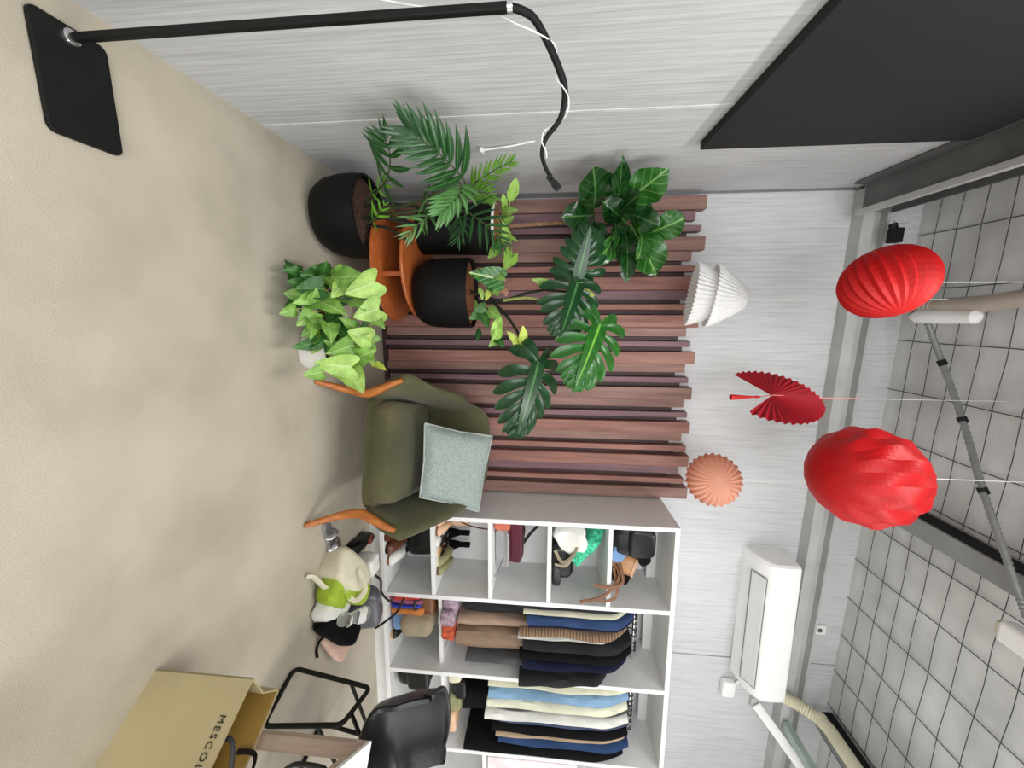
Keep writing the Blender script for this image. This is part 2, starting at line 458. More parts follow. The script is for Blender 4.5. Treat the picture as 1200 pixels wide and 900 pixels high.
# ------------------------------------------------------------------ floor lamp
lp = thing('floor_lamp', 'slim black floor lamp with square base and bent gooseneck neck', 'lamp', (-.555, .81, 0))
def rrect(w, d, r, n=5):
    P = []
    for cx, cy, a0 in ((w/2-r, d/2-r, 0), (-w/2+r, d/2-r, 90), (-w/2+r, -d/2+r, 180), (w/2-r, -d/2+r, 270)):
        for i in range(n+1):
            a = R_(a0+90*i/n); P.append((cx+r*cos(a), cy+r*sin(a)))
    return P
Mb = Matrix.Translation((-.466, .812, 0)) @ Matrix.Rotation(R_(-1), 4, 'Z')
build(MB().prism(rrect(.224, .134, .016), 0.001, .011, Mb), 'base', MAT['black_metal'], lp, smooth=False, bevel=.002)
build(MB().lathe([(.001, .011), (.015, .011), (.015, .018), (.011, .02), (.001, .02)], 20, (-.555, .81, 0)), 'collar', MAT['chrome'], lp)
build(MB().box((-.555, .812, .47), (.0148, .0148, .90)), 'pole', MAT['black_metal'], lp, smooth=False, bevel=.003)
build(MB().lathe([(.001, .918), (.0105, .918), (.0105, .928), (.001, .928)], 16, (-.555, .812, 0)), 'ferrule', MAT['chrome'], lp)
neck = smooth_path([(-.555, .812, .925), at(613, 13, .82), at(626, 22, .83), at(640, 46, .85), at(655, 80, .87), at(662, 106, .885), at(657, 138, .90), at(640, 162, .915), at(635, 180, .92), at(640, 198, .925), at(646, 207, .93)], 6)
build(MB().tube(neck, [.0072 if i < 26 else .0072-.0027*min(1, (i-26)/20) for i in range(len(neck))], 10), 'gooseneck', MAT['black_metal'], lp)
hd = at(648, 213, .93)
h = MB()
fr = frame(neck[-1]-neck[-4], (0, 0, 1))
h.box(hd, (.03, .016, .012), fr); h.box(hd+fr @ Vector((0, .012, 0)), (.017, .018, .016), fr); h.box(hd+fr @ Vector((.004, -.012, 0)), (.012, .012, .012), fr)
build(h, 'lamp_head', MAT['black_metal'], lp, smooth=False, bevel=.002)
cord = [at(405, -9, .85), at(460, 2, .85), at(505, 9, .84), at(560, 13, .835), at(585, 18, .825), at(605, 28, .82), at(630, 39, .83)]
for i in range(20, len(neck)-8, 3):
    a = i*.42; fr = frame(neck[i+1]-neck[i-1], (0, 0, 1))
    cord.append(neck[i]+fr @ Vector((cos(a)*.011, 0, sin(a)*.011)))
build(MB().tube(smooth_path(cord, 5), .0014, 6), 'cord', MAT['string_white'], lp)

# ------------------------------------------------------------------ leaves
HALF = {
 'arrow': [(0, .02), (.10, -.06), (.2, -.2), (.31, -.17), (.36, .0), (.35, .2), (.27, .46), (.15, .74), (.05, .93), (0, 1)],
 'heart': [(0, 0), (.12, -.1), (.26, -.13), (.38, -.02), (.41, .17), (.35, .42), (.22, .7), (.08, .93), (0, 1)],
 'fiddle': [(0, 0), (.09, .02), (.2, .1), (.27, .24), (.33, .42), (.41, .6), (.43, .76), (.35, .90), (.2, .99), (.06, 1.03), (0, 1.05)],
 'oval': [(0, 0), (.12, .06), (.27, .22), (.34, .42), (.31, .65), (.18, .87), (.06, .97), (0, 1)],
 'lance': [(0, 0), (.06, .08), (.15, .28), (.17, .48), (.13, .72), (.05, .92), (0, 1)],
}
OUT = {k_: smooth2(v, 3) for k_, v in HALF.items()}
def leaf(mb, kind, base, tip, wid=1.0, nrm=None, fold=.18, droop=.15, wave=.02, seed=0):
    base = Vector(base); tip = Vector(tip); L = (tip-base).length
    mid = (base+tip)/2
    if nrm is None: nrm = (EYE-mid).normalized()*1.0+Vector((0, -.1, .5))
    M = frame(tip-base, nrm)
    out = OUT[kind]; rows = []; uvs = []
    mxw = max(p[0] for p in out)
    for (hx, hy) in out:
        row = []
        cy = min(max(hy, 0), 1)
        for t in (-1, -.66, -.33, 0, .33, .66, 1):
            x = hx*t*wid; y = cy+(hy-cy)*abs(t)
            z = fold*abs(x)-droop*(y-.3)**2*1.2+wave*sin(y*13+seed+(2 if t > 0 else 0))*abs(t)
            row.append(base+M @ (Vector((x, y, z))*L))
            uvs.append((.5+.5*hx*t/mxw, y))
        rows.append(row)
    mb.grid(rows, uvs=uvs)
    return mb

def monstera(mb, base, tip, nrm, wid=1.0, curl=.25, seed=0, skip=()):
    base = Vector(base); tip = Vector(tip); L = (tip-base).length
    M = frame(tip-base, nrm)
    def Wd(p):
        z = -curl*(abs(p.x)**2*.9+(p.y-.25)**2*.3)+p.z
        return base+M @ (Vector((p.x*wid, p.y, z))*L)
    # centre blade
    n = 12; rows = []; uvs = []
    for i in range(n+1):
        t = i/n; w = .15*(1-t)**.55+.012
        if t < .1: w *= .6+4*t
        row = [Wd(Vector((w*q, t, .016+.05*abs(q)*w))) for q in (-1, -.5, 0, .5, 1)]
        uvs += [(.5+.25*q, t) for q in (-1, -.5, 0, .5, 1)]
        rows.append(row)
    mb.grid(rows, uvs=uvs)
    rr = random.Random(seed)
    lob = [(.02, 150, .42), (.05, 118, .54), (.15, 92, .60), (.27, 74, .60), (.39, 60, .56), (.51, 48, .50), (.63, 38, .42), (.75, 28, .32), (.86, 16, .2)]
    for sgn in (-1, 1):
        for q, (y0, ang, ln) in enumerate(lob):
            if (sgn, q) in skip: continue
            ln *= rr.uniform(.92, 1.06); a0 = R_(ang+rr.uniform(-5, 5))
            p = Vector((sgn*.02, y0, 0)); step = ln/9; rows = []; uvs = []
            dz = rr.uniform(-.02, .03)
            for k in range(10):
                t = k/9; a = a0*(1-.30*t)
                d = Vector((sgn*sin(a), cos(a), 0)); s_ = Vector((cos(a), -sgn*sin(a), 0))*sgn
                w = .075+.075*min(1, t*1.5) if t < .72 else .15*math.sqrt(max(0.001, 1-((t-.72)/.29)**2))
                w *= .92 if y0 < .6 else .75
                row = []
                for e in (-1, -.4, .4, 1):
                    pp = p+s_*(w*e*.5*1.25); pp.z = dz*t-.25*t*t*t*.5+.03*(abs(e)-.5)
                    row.append(Wd(pp)); uvs.append((.5+.5*(.5+.3*e), t))
                rows.append(row)
                p = p+d*step
            mb.grid(rows, uvs=uvs)
    return mb

def frond(mb, pts, nl, lmax, wid, nrm, spread=62, droop=.5, side=(1, 1), start=.1, endang=22, skew=1.0):
    """pinnate frond: leaflets set along a curved rachis"""
    P = smooth_path(pts, 10); n = len(P)
    for i in range(nl):
        t = start+(1-start)*i/(nl-1); k = min(n-2, int(t*(n-1)))
        p = P[k]; d = (P[k+1]-P[max(k-1, 0)]).normalized()
        nr = Vector(nrm); nr = (nr-d*nr.dot(d)).normalized(); sd = d.cross(nr)
        ln = lmax*(.5+.5*sin(pi*min(1, .18+t*.82)))*(1 if t < .97 else .8)
        for s_, on in ((1, side[0]), (-1, side[1])):
            if not on: continue
            a = R_(spread+(endang-spread)*t**1.5)
            dr = (d*cos(a)+sd*(s_*sin(a))+nr*.12).normalized()
            l2 = ln*on*rnd.uniform(.88, 1.08)
            rows = []; uvs = []
            M = frame(dr, nr)
            for q in range(8):
                v = q/7; w = wid*(sin(pi*min(1, .06+.94*v)**.8) if v < 1 else 0)*.5*l2/lmax
                c = p+M @ Vector((0, v*l2, -droop*l2*v*v*.35))+Vector((0, 0, -droop*l2*v*v*.3))
                rows.append([c+M @ Vector((-w, 0, w*.35)), c, c+M @ Vector((w, 0, w*.35))])
                uvs += [(0, v), (.5, v), (1, v)]
            mb.grid(rows, uvs=uvs)
    return P

# ------------------------------------------------------------------ round black pot with the palm
pm = thing('potted_palm', 'parlour palm in a low round black pot on the carpet in the corner', 'potted plant', (-.41, 1.70, 0))
pc = (-.41, 1.70, 0)
build(MB().lathe([(.001, .002), (.10, .002), (.135, .02), (.158, .06), (.17, .12), (.172, .19), (.170, .222), (.160, .226), (.155, .222), (.155, .19)], 48, pc), 'pot', MAT['black_pot'], pm)
build(MB().lathe([(.001, .20), (.08, .203), (.156, .196)], 32, pc), 'soil', MAT['soil'], pm)
def P3(l): return [at(*q) for q in l]
# (rachis points px,py,depth), leaflets, length, width factor, spread, droop, material, normal
fr_list = [
 ([(432, 250, 1.70), (480, 238, 1.64), (535, 228, 1.52), (546, 217, 1.42), (531, 196, 1.32), (512, 178, 1.25), (494, 164, 1.21), (480, 153, 1.19)], 11, .15, .034, 68, .35, 'leaf_palm', (.25, -1, .35), .50),
 ([(432, 255, 1.70), (500, 244, 1.70), (540, 226, 1.64), (560, 212, 1.56), (580, 199, 1.5), (600, 189, 1.46)], 11, .10, .013, 38, .05, 'leaf_palm_bright', (.3, -1, .2), .52),
 ([(434, 258, 1.68), (490, 252, 1.60), (536, 246, 1.50), (556, 254, 1.45), (574, 268, 1.43), (590, 284, 1.42)], 9, .135, .017, 62, .4, 'leaf_palm', (0, -1, .3), .33),
 ([(432, 250, 1.68), (462, 256, 1.6), (490, 252, 1.54), (502, 254, 1.5), (488, 264, 1.46), (478, 276, 1.44)], 7, .10, .014, 58, .5, 'leaf_palm_pale', (0, -1, .5), .4),
 ([(430, 240, 1.66), (440, 228, 1.55), (452, 212, 1.44), (457, 192, 1.36), (455, 172, 1.30), (448, 157, 1.27)], 7, .115, .028, 70, .4, 'leaf_palm', (0, -1, .3), .36),
 ([(432, 252, 1.72), (500, 246, 1.70), (540, 234, 1.6), (556, 226, 1.55), (568, 226, 1.52), (578, 233, 1.5)], 8, .10, .015, 50, .3, 'leaf_palm_bright', (0, -1, .4), .55),
 ([(428, 236, 1.62), (436, 226, 1.55), (446, 219, 1.5), (456, 211, 1.47)], 4, .075, .016, 52, .2, 'leaf_palm_bright', (0, -1, .6), .35),
 ([(430, 262, 1.6), (438, 258, 1.53), (444, 250, 1.5), (450, 240, 1.48)], 4, .07, .015, 50, .2, 'leaf_palm_bright', (0, -1, .6), .3),
 ([(432, 252, 1.68), (490, 236, 1.56), (532, 214, 1.42), (540, 224, 1.36), (530, 238, 1.32), (518, 250, 1.30)], 9, .105, .027, 62, .5, 'leaf_palm_pale', (.1, -1, .2), .52),
 ([(432, 252, 1.72), (470, 248, 1.72), (520, 246, 1.68), (535, 252, 1.62), (540, 266, 1.58), (536, 282, 1.56)], 8, .10, .013, 55, .4, 'leaf_palm', (0, -1, .3), .5),
 ([(432, 248, 1.70), (470, 240, 1.66), (500, 234, 1.6), (508, 240, 1.55), (506, 252, 1.53)], 7, .09, .013, 60, .4, 'leaf_palm', (0, -1, .3), .45),
]
for pts, nl, lm, w, spd, dr, mn, nr, st in fr_list:
    q = MB(); path = frond(q, P3(pts), nl, lm, w, nr, spd, dr, start=st)
    f_ = build(q, 'frond', MAT[mn], pm)
    build(MB().tube(path, [.0045-.003*i/len(path) for i in range(len(path))], 6), 'stalk', MAT['stem'], f_)
for i in range(4):
    a = i*1.7
    build(MB().tube(smooth_path([(pc[0]+.04*cos(a), pc[1]+.04*sin(a), .2), (pc[0]+.05*cos(a), pc[1]+.05*sin(a)-.02, .3), (pc[0]+.07*cos(a)+.05, pc[1]-.05+.06*sin(a), .42+.03*i)], 5), .006, 7), 'stem', MAT['stem_dark'], pm)
# thin white rod on the left wall
wr_ = thing('thin_white_rod', 'thin white rod with a small cap behind the palm fronds on the left wall', 'rod', at(565, 178, 1.62))
build(MB().tube(P3([(566, 176, 1.62), (600, 171, 1.6), (627, 165, 1.58)]), .0035, 7), 'rod', MAT['white_plastic'], wr_)
build(MB().lathe([(.001, -.012), (.008, -.012), (.009, .012), (.001, .012)], 12, at(565, 177, 1.62), Matrix.Rotation(pi/2, 3, 'X')), 'cap', MAT['white_plastic'], wr_)

# ------------------------------------------------------------------ two-tier round table
tx, ty = -.215, 1.94
tb = thing('plant_table', 'two tier round orange wood side table carrying the black pots', 'table', (tx, ty, 0))
build(MB().lathe([(.001, .338), (.235, .338), (.245, .343), (.247, .350), (.243, .356), (.235, .357), (.001, .357)], 56, (tx, ty, 0)), 'tabletop', MAT['orange_wood'], tb)
build(MB().lathe([(.001, .222), (.262, .222), (.272, .228), (.272, .236), (.264, .241), (.001, .241)], 56, (tx-.01, ty-.02, 0)), 'shelf', MAT['orange_wood'], tb)
for a in (-78, 45, 165):
    c_, s_ = cos(R_(a)), sin(R_(a))
    build(MB().box((tx+.2*c_, ty+.2*s_, .29), (.022, .022, .10)), 'post', MAT['orange_wood'], tb, smooth=False, bevel=.003)
for a in (-8, 100, 200, 290):
    c_, s_ = cos(R_(a)), sin(R_(a))
    build(MB().tube([(tx+.25*c_, ty+.25*s_-.02, 0.0), (tx+.22*c_, ty+.22*s_-.01, .225)], [.008, .013], 10), 'leg', MAT['orange_wood'], tb)

# ------------------------------------------------------------------ tall black planter with the fiddle fig
fx, fy = -.408, 1.985
ff = thing('potted_fiddle_fig', 'fiddle leaf fig on a thin trunk in the taller black planter with terracotta soil', 'potted plant', (fx, fy, .357))
build(MB().lathe([(.001, .358), (.110, .358), (.116, .363), (.122, .62), (.124, .735), (.118, .738), (.114, .72)], 44, (fx, fy, 0)), 'planter', MAT['black_pot'], ff)
build(MB().lathe([(.1175, .733), (.126, .733), (.1265, .742), (.118, .745), (.1165, .741)], 44, (fx, fy, 0)), 'rim', MAT['white_plastic'], ff)
build(MB().lathe([(.001, .752), (.09, .755), (.1165, .742)], 30, (fx, fy, 0)), 'soil', MAT['coir'], ff)
tp = smooth_path([(fx-.01, fy, .74), at(640, 262, 2.02), at(690, 261, 2.0), at(722, 260, 1.98), at(745, 264, 1.98)], 6)
build(MB().tube(tp, [.011-.006*i/len(tp) for i in range(len(tp))], 9), 'trunk', MAT['trunk'], ff)
FL = [  # base, tip, depth base, depth tip, width, material, normal offset
 (696, 244, 700, 208, 1.94, 1.70, .78, 'leaf_fig', (0, 0, 0)),
 (722, 240, 731, 203, 1.95, 1.66, .30, 'leaf_fig', (.5, 0, 0)),
 (731, 236, 773, 208, 1.93, 1.72, .78, 'leaf_fig_light', (0, 0, 0)),
 (697, 252, 667, 254, 1.97, 1.84, .8, 'leaf_fig', (0, 0, 0)),
 (722, 258, 741, 228, 1.96, 1.80, .9, 'leaf_fig', (-.6, 0, -.3)),
 (738, 250, 768, 262, 1.97, 1.88, .8, 'leaf_fig', (0, 0, 0)),
 (757, 275, 799, 258, 1.97, 1.86, .85, 'leaf_fig_light', (0, 0, 0)),
 (738, 262, 768, 313, 1.98, 1.84, .72, 'leaf_fig_light', (0, 0, 0)),
 (748, 266, 757, 296, 1.93, 1.78, .75, 'leaf_fig_light', (.4, 0, .3)),
 (733, 266, 738, 318, 1.96, 1.80, .35, 'leaf_fig', (-.8, 0, 0)),
 (690, 256, 702, 300, 1.99, 1.84, .75, 'leaf_fig', (0, 0, 0)),
 (724, 263, 710, 304, 1.96, 1.80, .45, 'leaf_fig_light', (.5, 0, 0)),
 (722, 268, 727, 300, 1.97, 1.88, .7, 'leaf_fig', (0, 0, .2)),
 (712, 250, 728, 268, 1.95, 1.82, .8, 'leaf_fig', (0, 0, .6)),
 (742, 256, 760, 238, 1.98, 1.88, .7, 'leaf_fig', (0, 0, 0)),
 (735, 262, 712, 240, 1.97, 1.86, .8, 'leaf_fig', (.3, 0, .3)),
]
for i, (bx, by, tx_, ty_, d0, d1, w, mn, no) in enumerate(FL):
    b0, t0 = at(bx, by, d0), at(tx_, ty_, d1)
    n0 = (EYE-(b0+t0)/2).normalized()+Vector((0, 0, .25))+Vector(no)
    q = leaf(MB(), 'fiddle', b0, t0, w, n0, .32, .3, .045, i)
    build(q, 'leaf', MAT[mn], ff)
    k = min(range(len(tp)), key=lambda j: (tp[j]-b0).length)
    if (tp[k]-b0).length > .006: build(MB().tube([tp[k], b0], .0028, 6), 'leaf_stalk', MAT['stem'], ff)
PL = [(597, 237, 606, 210, 'oval', .75, 'leaf_lime'), (592, 246, 590, 228, 'oval', .6, 'leaf_lime'), (589, 248, 605, 246, 'heart', .7, 'leaf_syn_mid'),
      (594, 282, 590, 259, 'arrow', .8, 'leaf_lime'), (594, 276, 606, 281, 'arrow', .45, 'leaf_lime'), (600, 296, 592, 315, 'heart', 1.0, 'leaf_lime'), (597, 310, 607, 298, 'heart', .6, 'leaf_lime'),
      (582, 290, 573, 302, 'heart', .85, 'leaf_syn_mid'), (587, 284, 578, 292, 'arrow', .9, 'leaf_syn_dark'), (588, 262, 601, 255, 'oval', .6, 'leaf_syn_mid')]
for i, (bx, by, tx_, ty_, kd, w, mn) in enumerate(PL):
    b0, t0 = at(bx, by, 1.92), at(tx_, ty_, 1.86)
    build(leaf(MB(), kd, b0, t0, w, None, .12, .2, .02, i), 'vine_leaf', MAT[mn], ff)
    a = i*.63
    build(MB().tube(smooth_path([(fx+.07*cos(a), fy-.05+.03*sin(a), .745), (b0+Vector((fx+.07*cos(a), fy, .79)))/2, b0], 4), .0022, 5), 'vine_stem', MAT['stem_pale'], ff)

# ------------------------------------------------------------------ monstera in round black pot
mx_, my = -.09, 1.90
mo = thing('potted_monstera', 'split leaf monstera in a wide round bottomed black pot on the wooden table', 'potted plant', (mx_, my, .357))
build(MB().lathe([(.001, .358), (.095, .358), (.132, .368), (.156, .40), (.167, .45), (.170, .52), (.170, .62), (.168, .632), (.160, .632), (.158, .61)], 48, (mx_, my, 0)), 'pot', MAT['black_pot'], mo)
build(MB().lathe([(.001, .622), (.1, .624), (.159, .612)], 32, (mx_, my, 0)), 'soil', MAT['coir'], mo)
soilp = Vector((mx_-.01, my, .62))
def stemtube(parent, pts, r0, r1, m, name='stem'):
    p = smooth_path(pts, 6); build(MB().tube(p, [r0+(r1-r0)*i/(len(p)-1) for i in range(len(p))], 8), name, MAT[m], parent)
stemtube(mo, [soilp, at(585, 352, 1.86), at(620, 343, 1.82), at(652, 337, 1.76), at(676, 330, 1.68)], .009, .0045, 'stem_dark', 'petiole')
stemtube(mo, [at(578, 354, 1.87), at(596, 373, 1.8), at(612, 398, 1.72), at(628, 420, 1.64), at(632, 430, 1.60)], .008, .0045, 'stem_dark', 'petiole')
stemtube(mo, [at(640, 340, 1.80), at(672, 344, 1.78), at(690, 360, 1.72), at(702, 384, 1.66)], .006, .004, 'stem_dark', 'petiole')
for b_, t_, nr, wd, cl, sd, mn, sk in (
        ((677, 331, 1.68), (658, 392, 1.60), (-.3, -1, .3), .98, .22, 3, 'leaf_monstera', ()),
        ((677, 326, 1.69), (692, 266, 1.66), (.15, -1, .1), .92, .22, 13, 'leaf_monstera', ((1, 0), (-1, 0))),
        ((703, 380, 1.66), (676, 452, 1.54), (0, -1, .25), .92, .2, 5, 'leaf_monstera_bright', ()),
        ((631, 424, 1.60), (608, 510, 1.48), (-.1, -1, .4), .72, .3, 8, 'leaf_monstera', ())):
    q = monstera(MB(), at(*b_), at(*t_), nr, wd, cl, sd, sk); build(q, 'leaf', MAT[mn], mo)
stemtube(mo, [at(590, 352, 1.84), at(618, 349, 1.82), at(640, 354, 1.8), at(648, 362, 1.79)], .007, .003, 'stem_pale', 'sheath')
ML = [(652, 336, 624, 327, 'lance', .9, 'leaf_lime', 1.76), (678, 340, 696, 346, 'oval', .6, 'leaf_yellow', 1.72), (612, 408, 595, 388, 'lance', 1.0, 'leaf_yellow', 1.66),
      (612, 408, 614, 383, 'oval', .6, 'leaf_yellow', 1.66), (609, 408, 602, 402, 'heart', .9, 'leaf_yellow', 1.66),
      (588, 328, 550, 319, 'heart', .85, 'leaf_alocasia', 1.74), (581, 322, 592, 328, 'heart', .8, 'leaf_syn_mid', 1.74), (586, 336, 594, 346, 'oval', .9, 'leaf_pink', 1.78),
      (573, 338, 570, 352, 'lance', 1.2, 'leaf_yellow', 1.74), (562, 336, 566, 350, 'lance', 1.2, 'leaf_syn_pale', 1.74),
      (570, 362, 551, 374, 'heart', 1.0, 'leaf_syn_dark', 1.70), (572, 364, 588, 374, 'heart', .9, 'leaf_syn_mid', 1.70), (566, 368, 572, 384, 'heart', .9, 'leaf_syn_dark', 1.68),
      (560, 356, 556, 366, 'arrow', 1.0, 'leaf_syn_mid', 1.72), (587, 372, 577, 394, 'oval', .75, 'leaf_lime', 1.67), (588, 386, 578, 398, 'oval', .9, 'leaf_lime', 1.66),
      (582, 396, 574, 406, 'heart', 1.0, 'leaf_syn_mid', 1.66), (582, 397, 590, 406, 'heart', .9, 'leaf_syn_dark', 1.66), (575, 328, 572, 344, 'arrow', .9, 'leaf_syn_dark', 1.76), (580, 345, 585, 332, 'arrow', .9, 'leaf_syn_mid', 1.78),
      (562, 384, 559, 400, 'lance', 1.2, 'leaf_palm', 1.69)]
for i, (bx, by, tx_, ty_, kd, w, mn, d) in enumerate(ML):
    build(leaf(MB(), kd, at(bx, by, d), at(tx_, ty_, d-.04), w, None, .15, .2, .02, i), 'small_leaf', MAT[mn], mo)
stemtube(mo, [soilp+Vector((.1, -.06, 0)), at(572, 362, 1.72), at(584, 378, 1.68), at(584, 398, 1.67)], .003, .002, 'stem', 'vine')
stemtube(mo, [soilp+Vector((.02, -.08, 0)), at(575, 340, 1.76), at(587, 330, 1.75)], .003, .002, 'stem', 'vine')

# ------------------------------------------------------------------ syngonium plants on the floor
def syn_pot(c, r, h, m, name, parent):
    build(MB().lathe([(.001, .002), (r*.78, .002), (r*.84, .01), (r, h), (r*.93, h+.002), (r*.92, h-.015)], 36, c), name, MAT[m], parent)
    build(MB().lathe([(.001, h-.012), (r*.925, h-.016)], 24, c), 'soil', MAT['soil'], parent)
mat('concrete_pot', '#b9b8b2', .9, var=.15, scale=40); mat('white_pot', '#dfddd8', .6, var=.05)
c1 = (.165, 1.50, 0); c2 = (-.02, 1.50, 0)
s1 = thing('potted_syngonium', 'bushy pale green arrowhead plant in a small white pot before the armchair', 'potted plant', c1)
s2 = thing('potted_syngonium', 'darker green arrowhead plant in a grey pot, left of the pale bushy one', 'potted plant', c2)
syn_pot(c1, .088, .125, 'white_pot', 'pot', s1); syn_pot(c2, .085, .11, 'concrete_pot', 'pot', s2)
SL = [ # base (lobe end) -> tip, kind, width, material, depth, plant
 (440, 330, 404, 346, 'arrow', 1.15, 'leaf_syn_pale', 1.36, 2), (444, 362, 414, 372, 'arrow', 1.3, 'leaf_syn_pale', 1.36, 1), (436, 374, 450, 382, 'heart', .7, 'leaf_syn_mid', 1.36, 1),
 (434, 398, 408, 388, 'heart', 1.15, 'leaf_syn_pale', 1.35, 1), (414, 404, 382, 416, 'arrow', 1.1, 'leaf_syn_mid', 1.34, 1), (412, 430, 366, 426, 'arrow', .95, 'leaf_syn_pale', 1.31, 1),
 (378, 436, 356, 440, 'heart', 1.0, 'leaf_syn_mid', 1.28, 1), (404, 434, 426, 458, 'heart', 1.0, 'leaf_syn_pale', 1.33, 1), (414, 420, 438, 412, 'arrow', .95, 'leaf_syn_mid', 1.36, 1),
 (426, 416, 438, 424, 'heart', .9, 'leaf_syn_pale', 1.37, 1), (434, 425, 451, 431, 'lance', .9, 'leaf_yellow', 1.37, 1),
 (368, 366, 348, 382, 'arrow', 1.2, 'leaf_syn_mid', 1.33, 2), (346, 362, 328, 368, 'heart', 1.0, 'leaf_syn_mid', 1.30, 2), (370, 352, 406, 366, 'arrow', .85, 'leaf_syn_mid', 1.34, 2),
 (384, 378, 390, 400, 'arrow', 1.1, 'leaf_syn_mid', 1.33, 1), (366, 376, 366, 396, 'arrow', .9, 'leaf_syn_mid', 1.32, 1), (368, 402, 342, 408, 'arrow', .9, 'leaf_syn_dark', 1.31, 1),
 (378, 338, 346, 338, 'heart', 1.1, 'leaf_syn_dark', 1.33, 2), (372, 322, 352, 322, 'heart', 1.2, 'leaf_syn_dark', 1.36, 2), (384, 316, 366, 312, 'arrow', 1.1, 'leaf_syn_dark', 1.38, 2), (376, 326, 384, 308, 'arrow', .9, 'leaf_syn_dark', 1.38, 2),
 (392, 326, 425, 322, 'heart', .75, 'leaf_syn_mid', 1.38, 2), (400, 334, 390, 348, 'heart', 1.0, 'leaf_syn_pale', 1.36, 2), (364, 348, 344, 356, 'arrow', 1.0, 'leaf_syn_mid', 1.30, 2),
 (392, 380, 408, 394, 'heart', .9, 'leaf_syn_dark', 1.38, 1), (390, 322, 400, 312, 'oval', .7, 'leaf_syn_mid', 1.40, 2), (388, 372, 400, 358, 'arrow', .9, 'leaf_syn_dark', 1.38, 2),
 (410, 352, 428, 362, 'arrow', 1.0, 'leaf_syn_mid', 1.37, 1), (420, 404, 434, 394, 'heart', .9, 'leaf_syn_pale', 1.37, 1), (352, 318, 332, 316, 'arrow', .9, 'leaf_syn_dark', 1.34, 2), (356, 334, 336, 330, 'heart', 1.0, 'leaf_syn_dark', 1.33, 2),
 (398, 410, 380, 398, 'arrow', .9, 'leaf_syn_mid', 1.36, 1), (404, 420, 386, 434, 'heart', .8, 'leaf_syn_pale', 1.35, 1),
 (384, 396, 366, 410, 'arrow', .9, 'leaf_syn_dark', 1.34, 1), (362, 356, 372, 340, 'arrow', .9, 'leaf_syn_mid', 1.32, 2), (416, 384, 398, 372, 'arrow', .9, 'leaf_syn_mid', 1.38, 1),
]
fr2 = random.Random(21)
for k in range(26):
    pl_ = 1 if k % 2 else 2
    ex, ey = (fr2.uniform(362, 436), fr2.uniform(372, 432)) if pl_ == 1 else (fr2.uniform(340, 408), fr2.uniform(314, 366))
    a = fr2.uniform(0, 6.28); l_ = fr2.uniform(9, 15)
    SL.append((ex-l_*cos(a), ey-l_*sin(a), ex+l_*cos(a), ey+l_*sin(a), fr2.choice(['arrow', 'heart']), fr2.uniform(.85, 1.15), fr2.choice(['leaf_syn_mid', 'leaf_syn_dark', 'leaf_syn_mid'] if pl_ == 1 else ['leaf_syn_dark', 'leaf_syn_dark', 'leaf_syn_mid']), fr2.uniform(1.39, 1.45), pl_))
for i, (bx, by, tx_, ty_, kd, w, mn, d, pl_) in enumerate(SL):
    par, c_ = (s1, c1) if pl_ == 1 else (s2, c2)
    b0 = at(bx, by, d); t0 = at(tx_, ty_, d-.05)
    n0 = (EYE-b0).normalized()*.8+Vector((rnd.uniform(-.3, .3), -.1, .65))
    build(leaf(MB(), kd, b0, t0, w*1.08, n0, rnd.uniform(.1, .3), .22, .025, i), 'leaf', MAT[mn], par)
    root = Vector(c_)+Vector((rnd.uniform(-.03, .03), rnd.uniform(-.03, .03), .10))
    stemtube(par, [root, root.lerp(b0, .5)+Vector((0, .015, .05)), b0], .0028, .0018, 'stem_pale', 'leaf_stalk')

# ------------------------------------------------------------------ armchair
AY = R_(-16)
ac = thing('armchair', 'olive green velvet lounge armchair with orange wooden bracket legs', 'armchair', (.625, 1.56, 0), AY)
def surf(n, m, fn, close=False):
    return [[fn(i/(n-1), j/(m-1) if not close else j/m) for j in range(m)] for i in range(n)]
# shell: U-shaped wall, s from left front to right front
def shell_curves(s):
    keys = [  # s, inner-bottom (x,y,z), outer-top (x,y,z)
     (0.00, (-.235, -.015, .225), (-.318, -.035, .405)),
     (0.14, (-.242, .12, .235), (-.280, .09, .475)),
     (0.28, (-.235, .29, .25), (-.240, .30, .580)),
     (0.38, (-.19, .40, .26), (-.198, .45, .652)),
     (0.44, (-.10, .425, .26), (-.12, .505, .675)),
     (0.50, (0, .43, .26), (0, .515, .68)),
     (0.56, (.10, .425, .26), (.13, .505, .675)),
     (0.62, (.19, .40, .26), (.23, .46, .655)),
     (0.72, (.235, .29, .25), (.285, .30, .585)),
     (0.86, (.242, .12, .235), (.320, .09, .475)),
     (1.00, (.235, -.015, .225), (.335, -.035, .405))]
    for i in range(len(keys)-1):
        if keys[i][0] <= s <= keys[i+1][0]:
            def cr(w):
                a = Vector(keys[max(i-1, 0)][w]); b = Vector(keys[i][w]); c = Vector(keys[i+1][w]); d = Vector(keys[min(i+2, len(keys)-1)][w])
                t = (s-keys[i][0])/(keys[i+1][0]-keys[i][0])
                return .5*((2*b)+(c-a)*t+(2*a-5*b+4*c-d)*t*t+(3*b-a-3*c+d)*t**3)
            return cr(1), cr(2)
rows = []
NS = 61
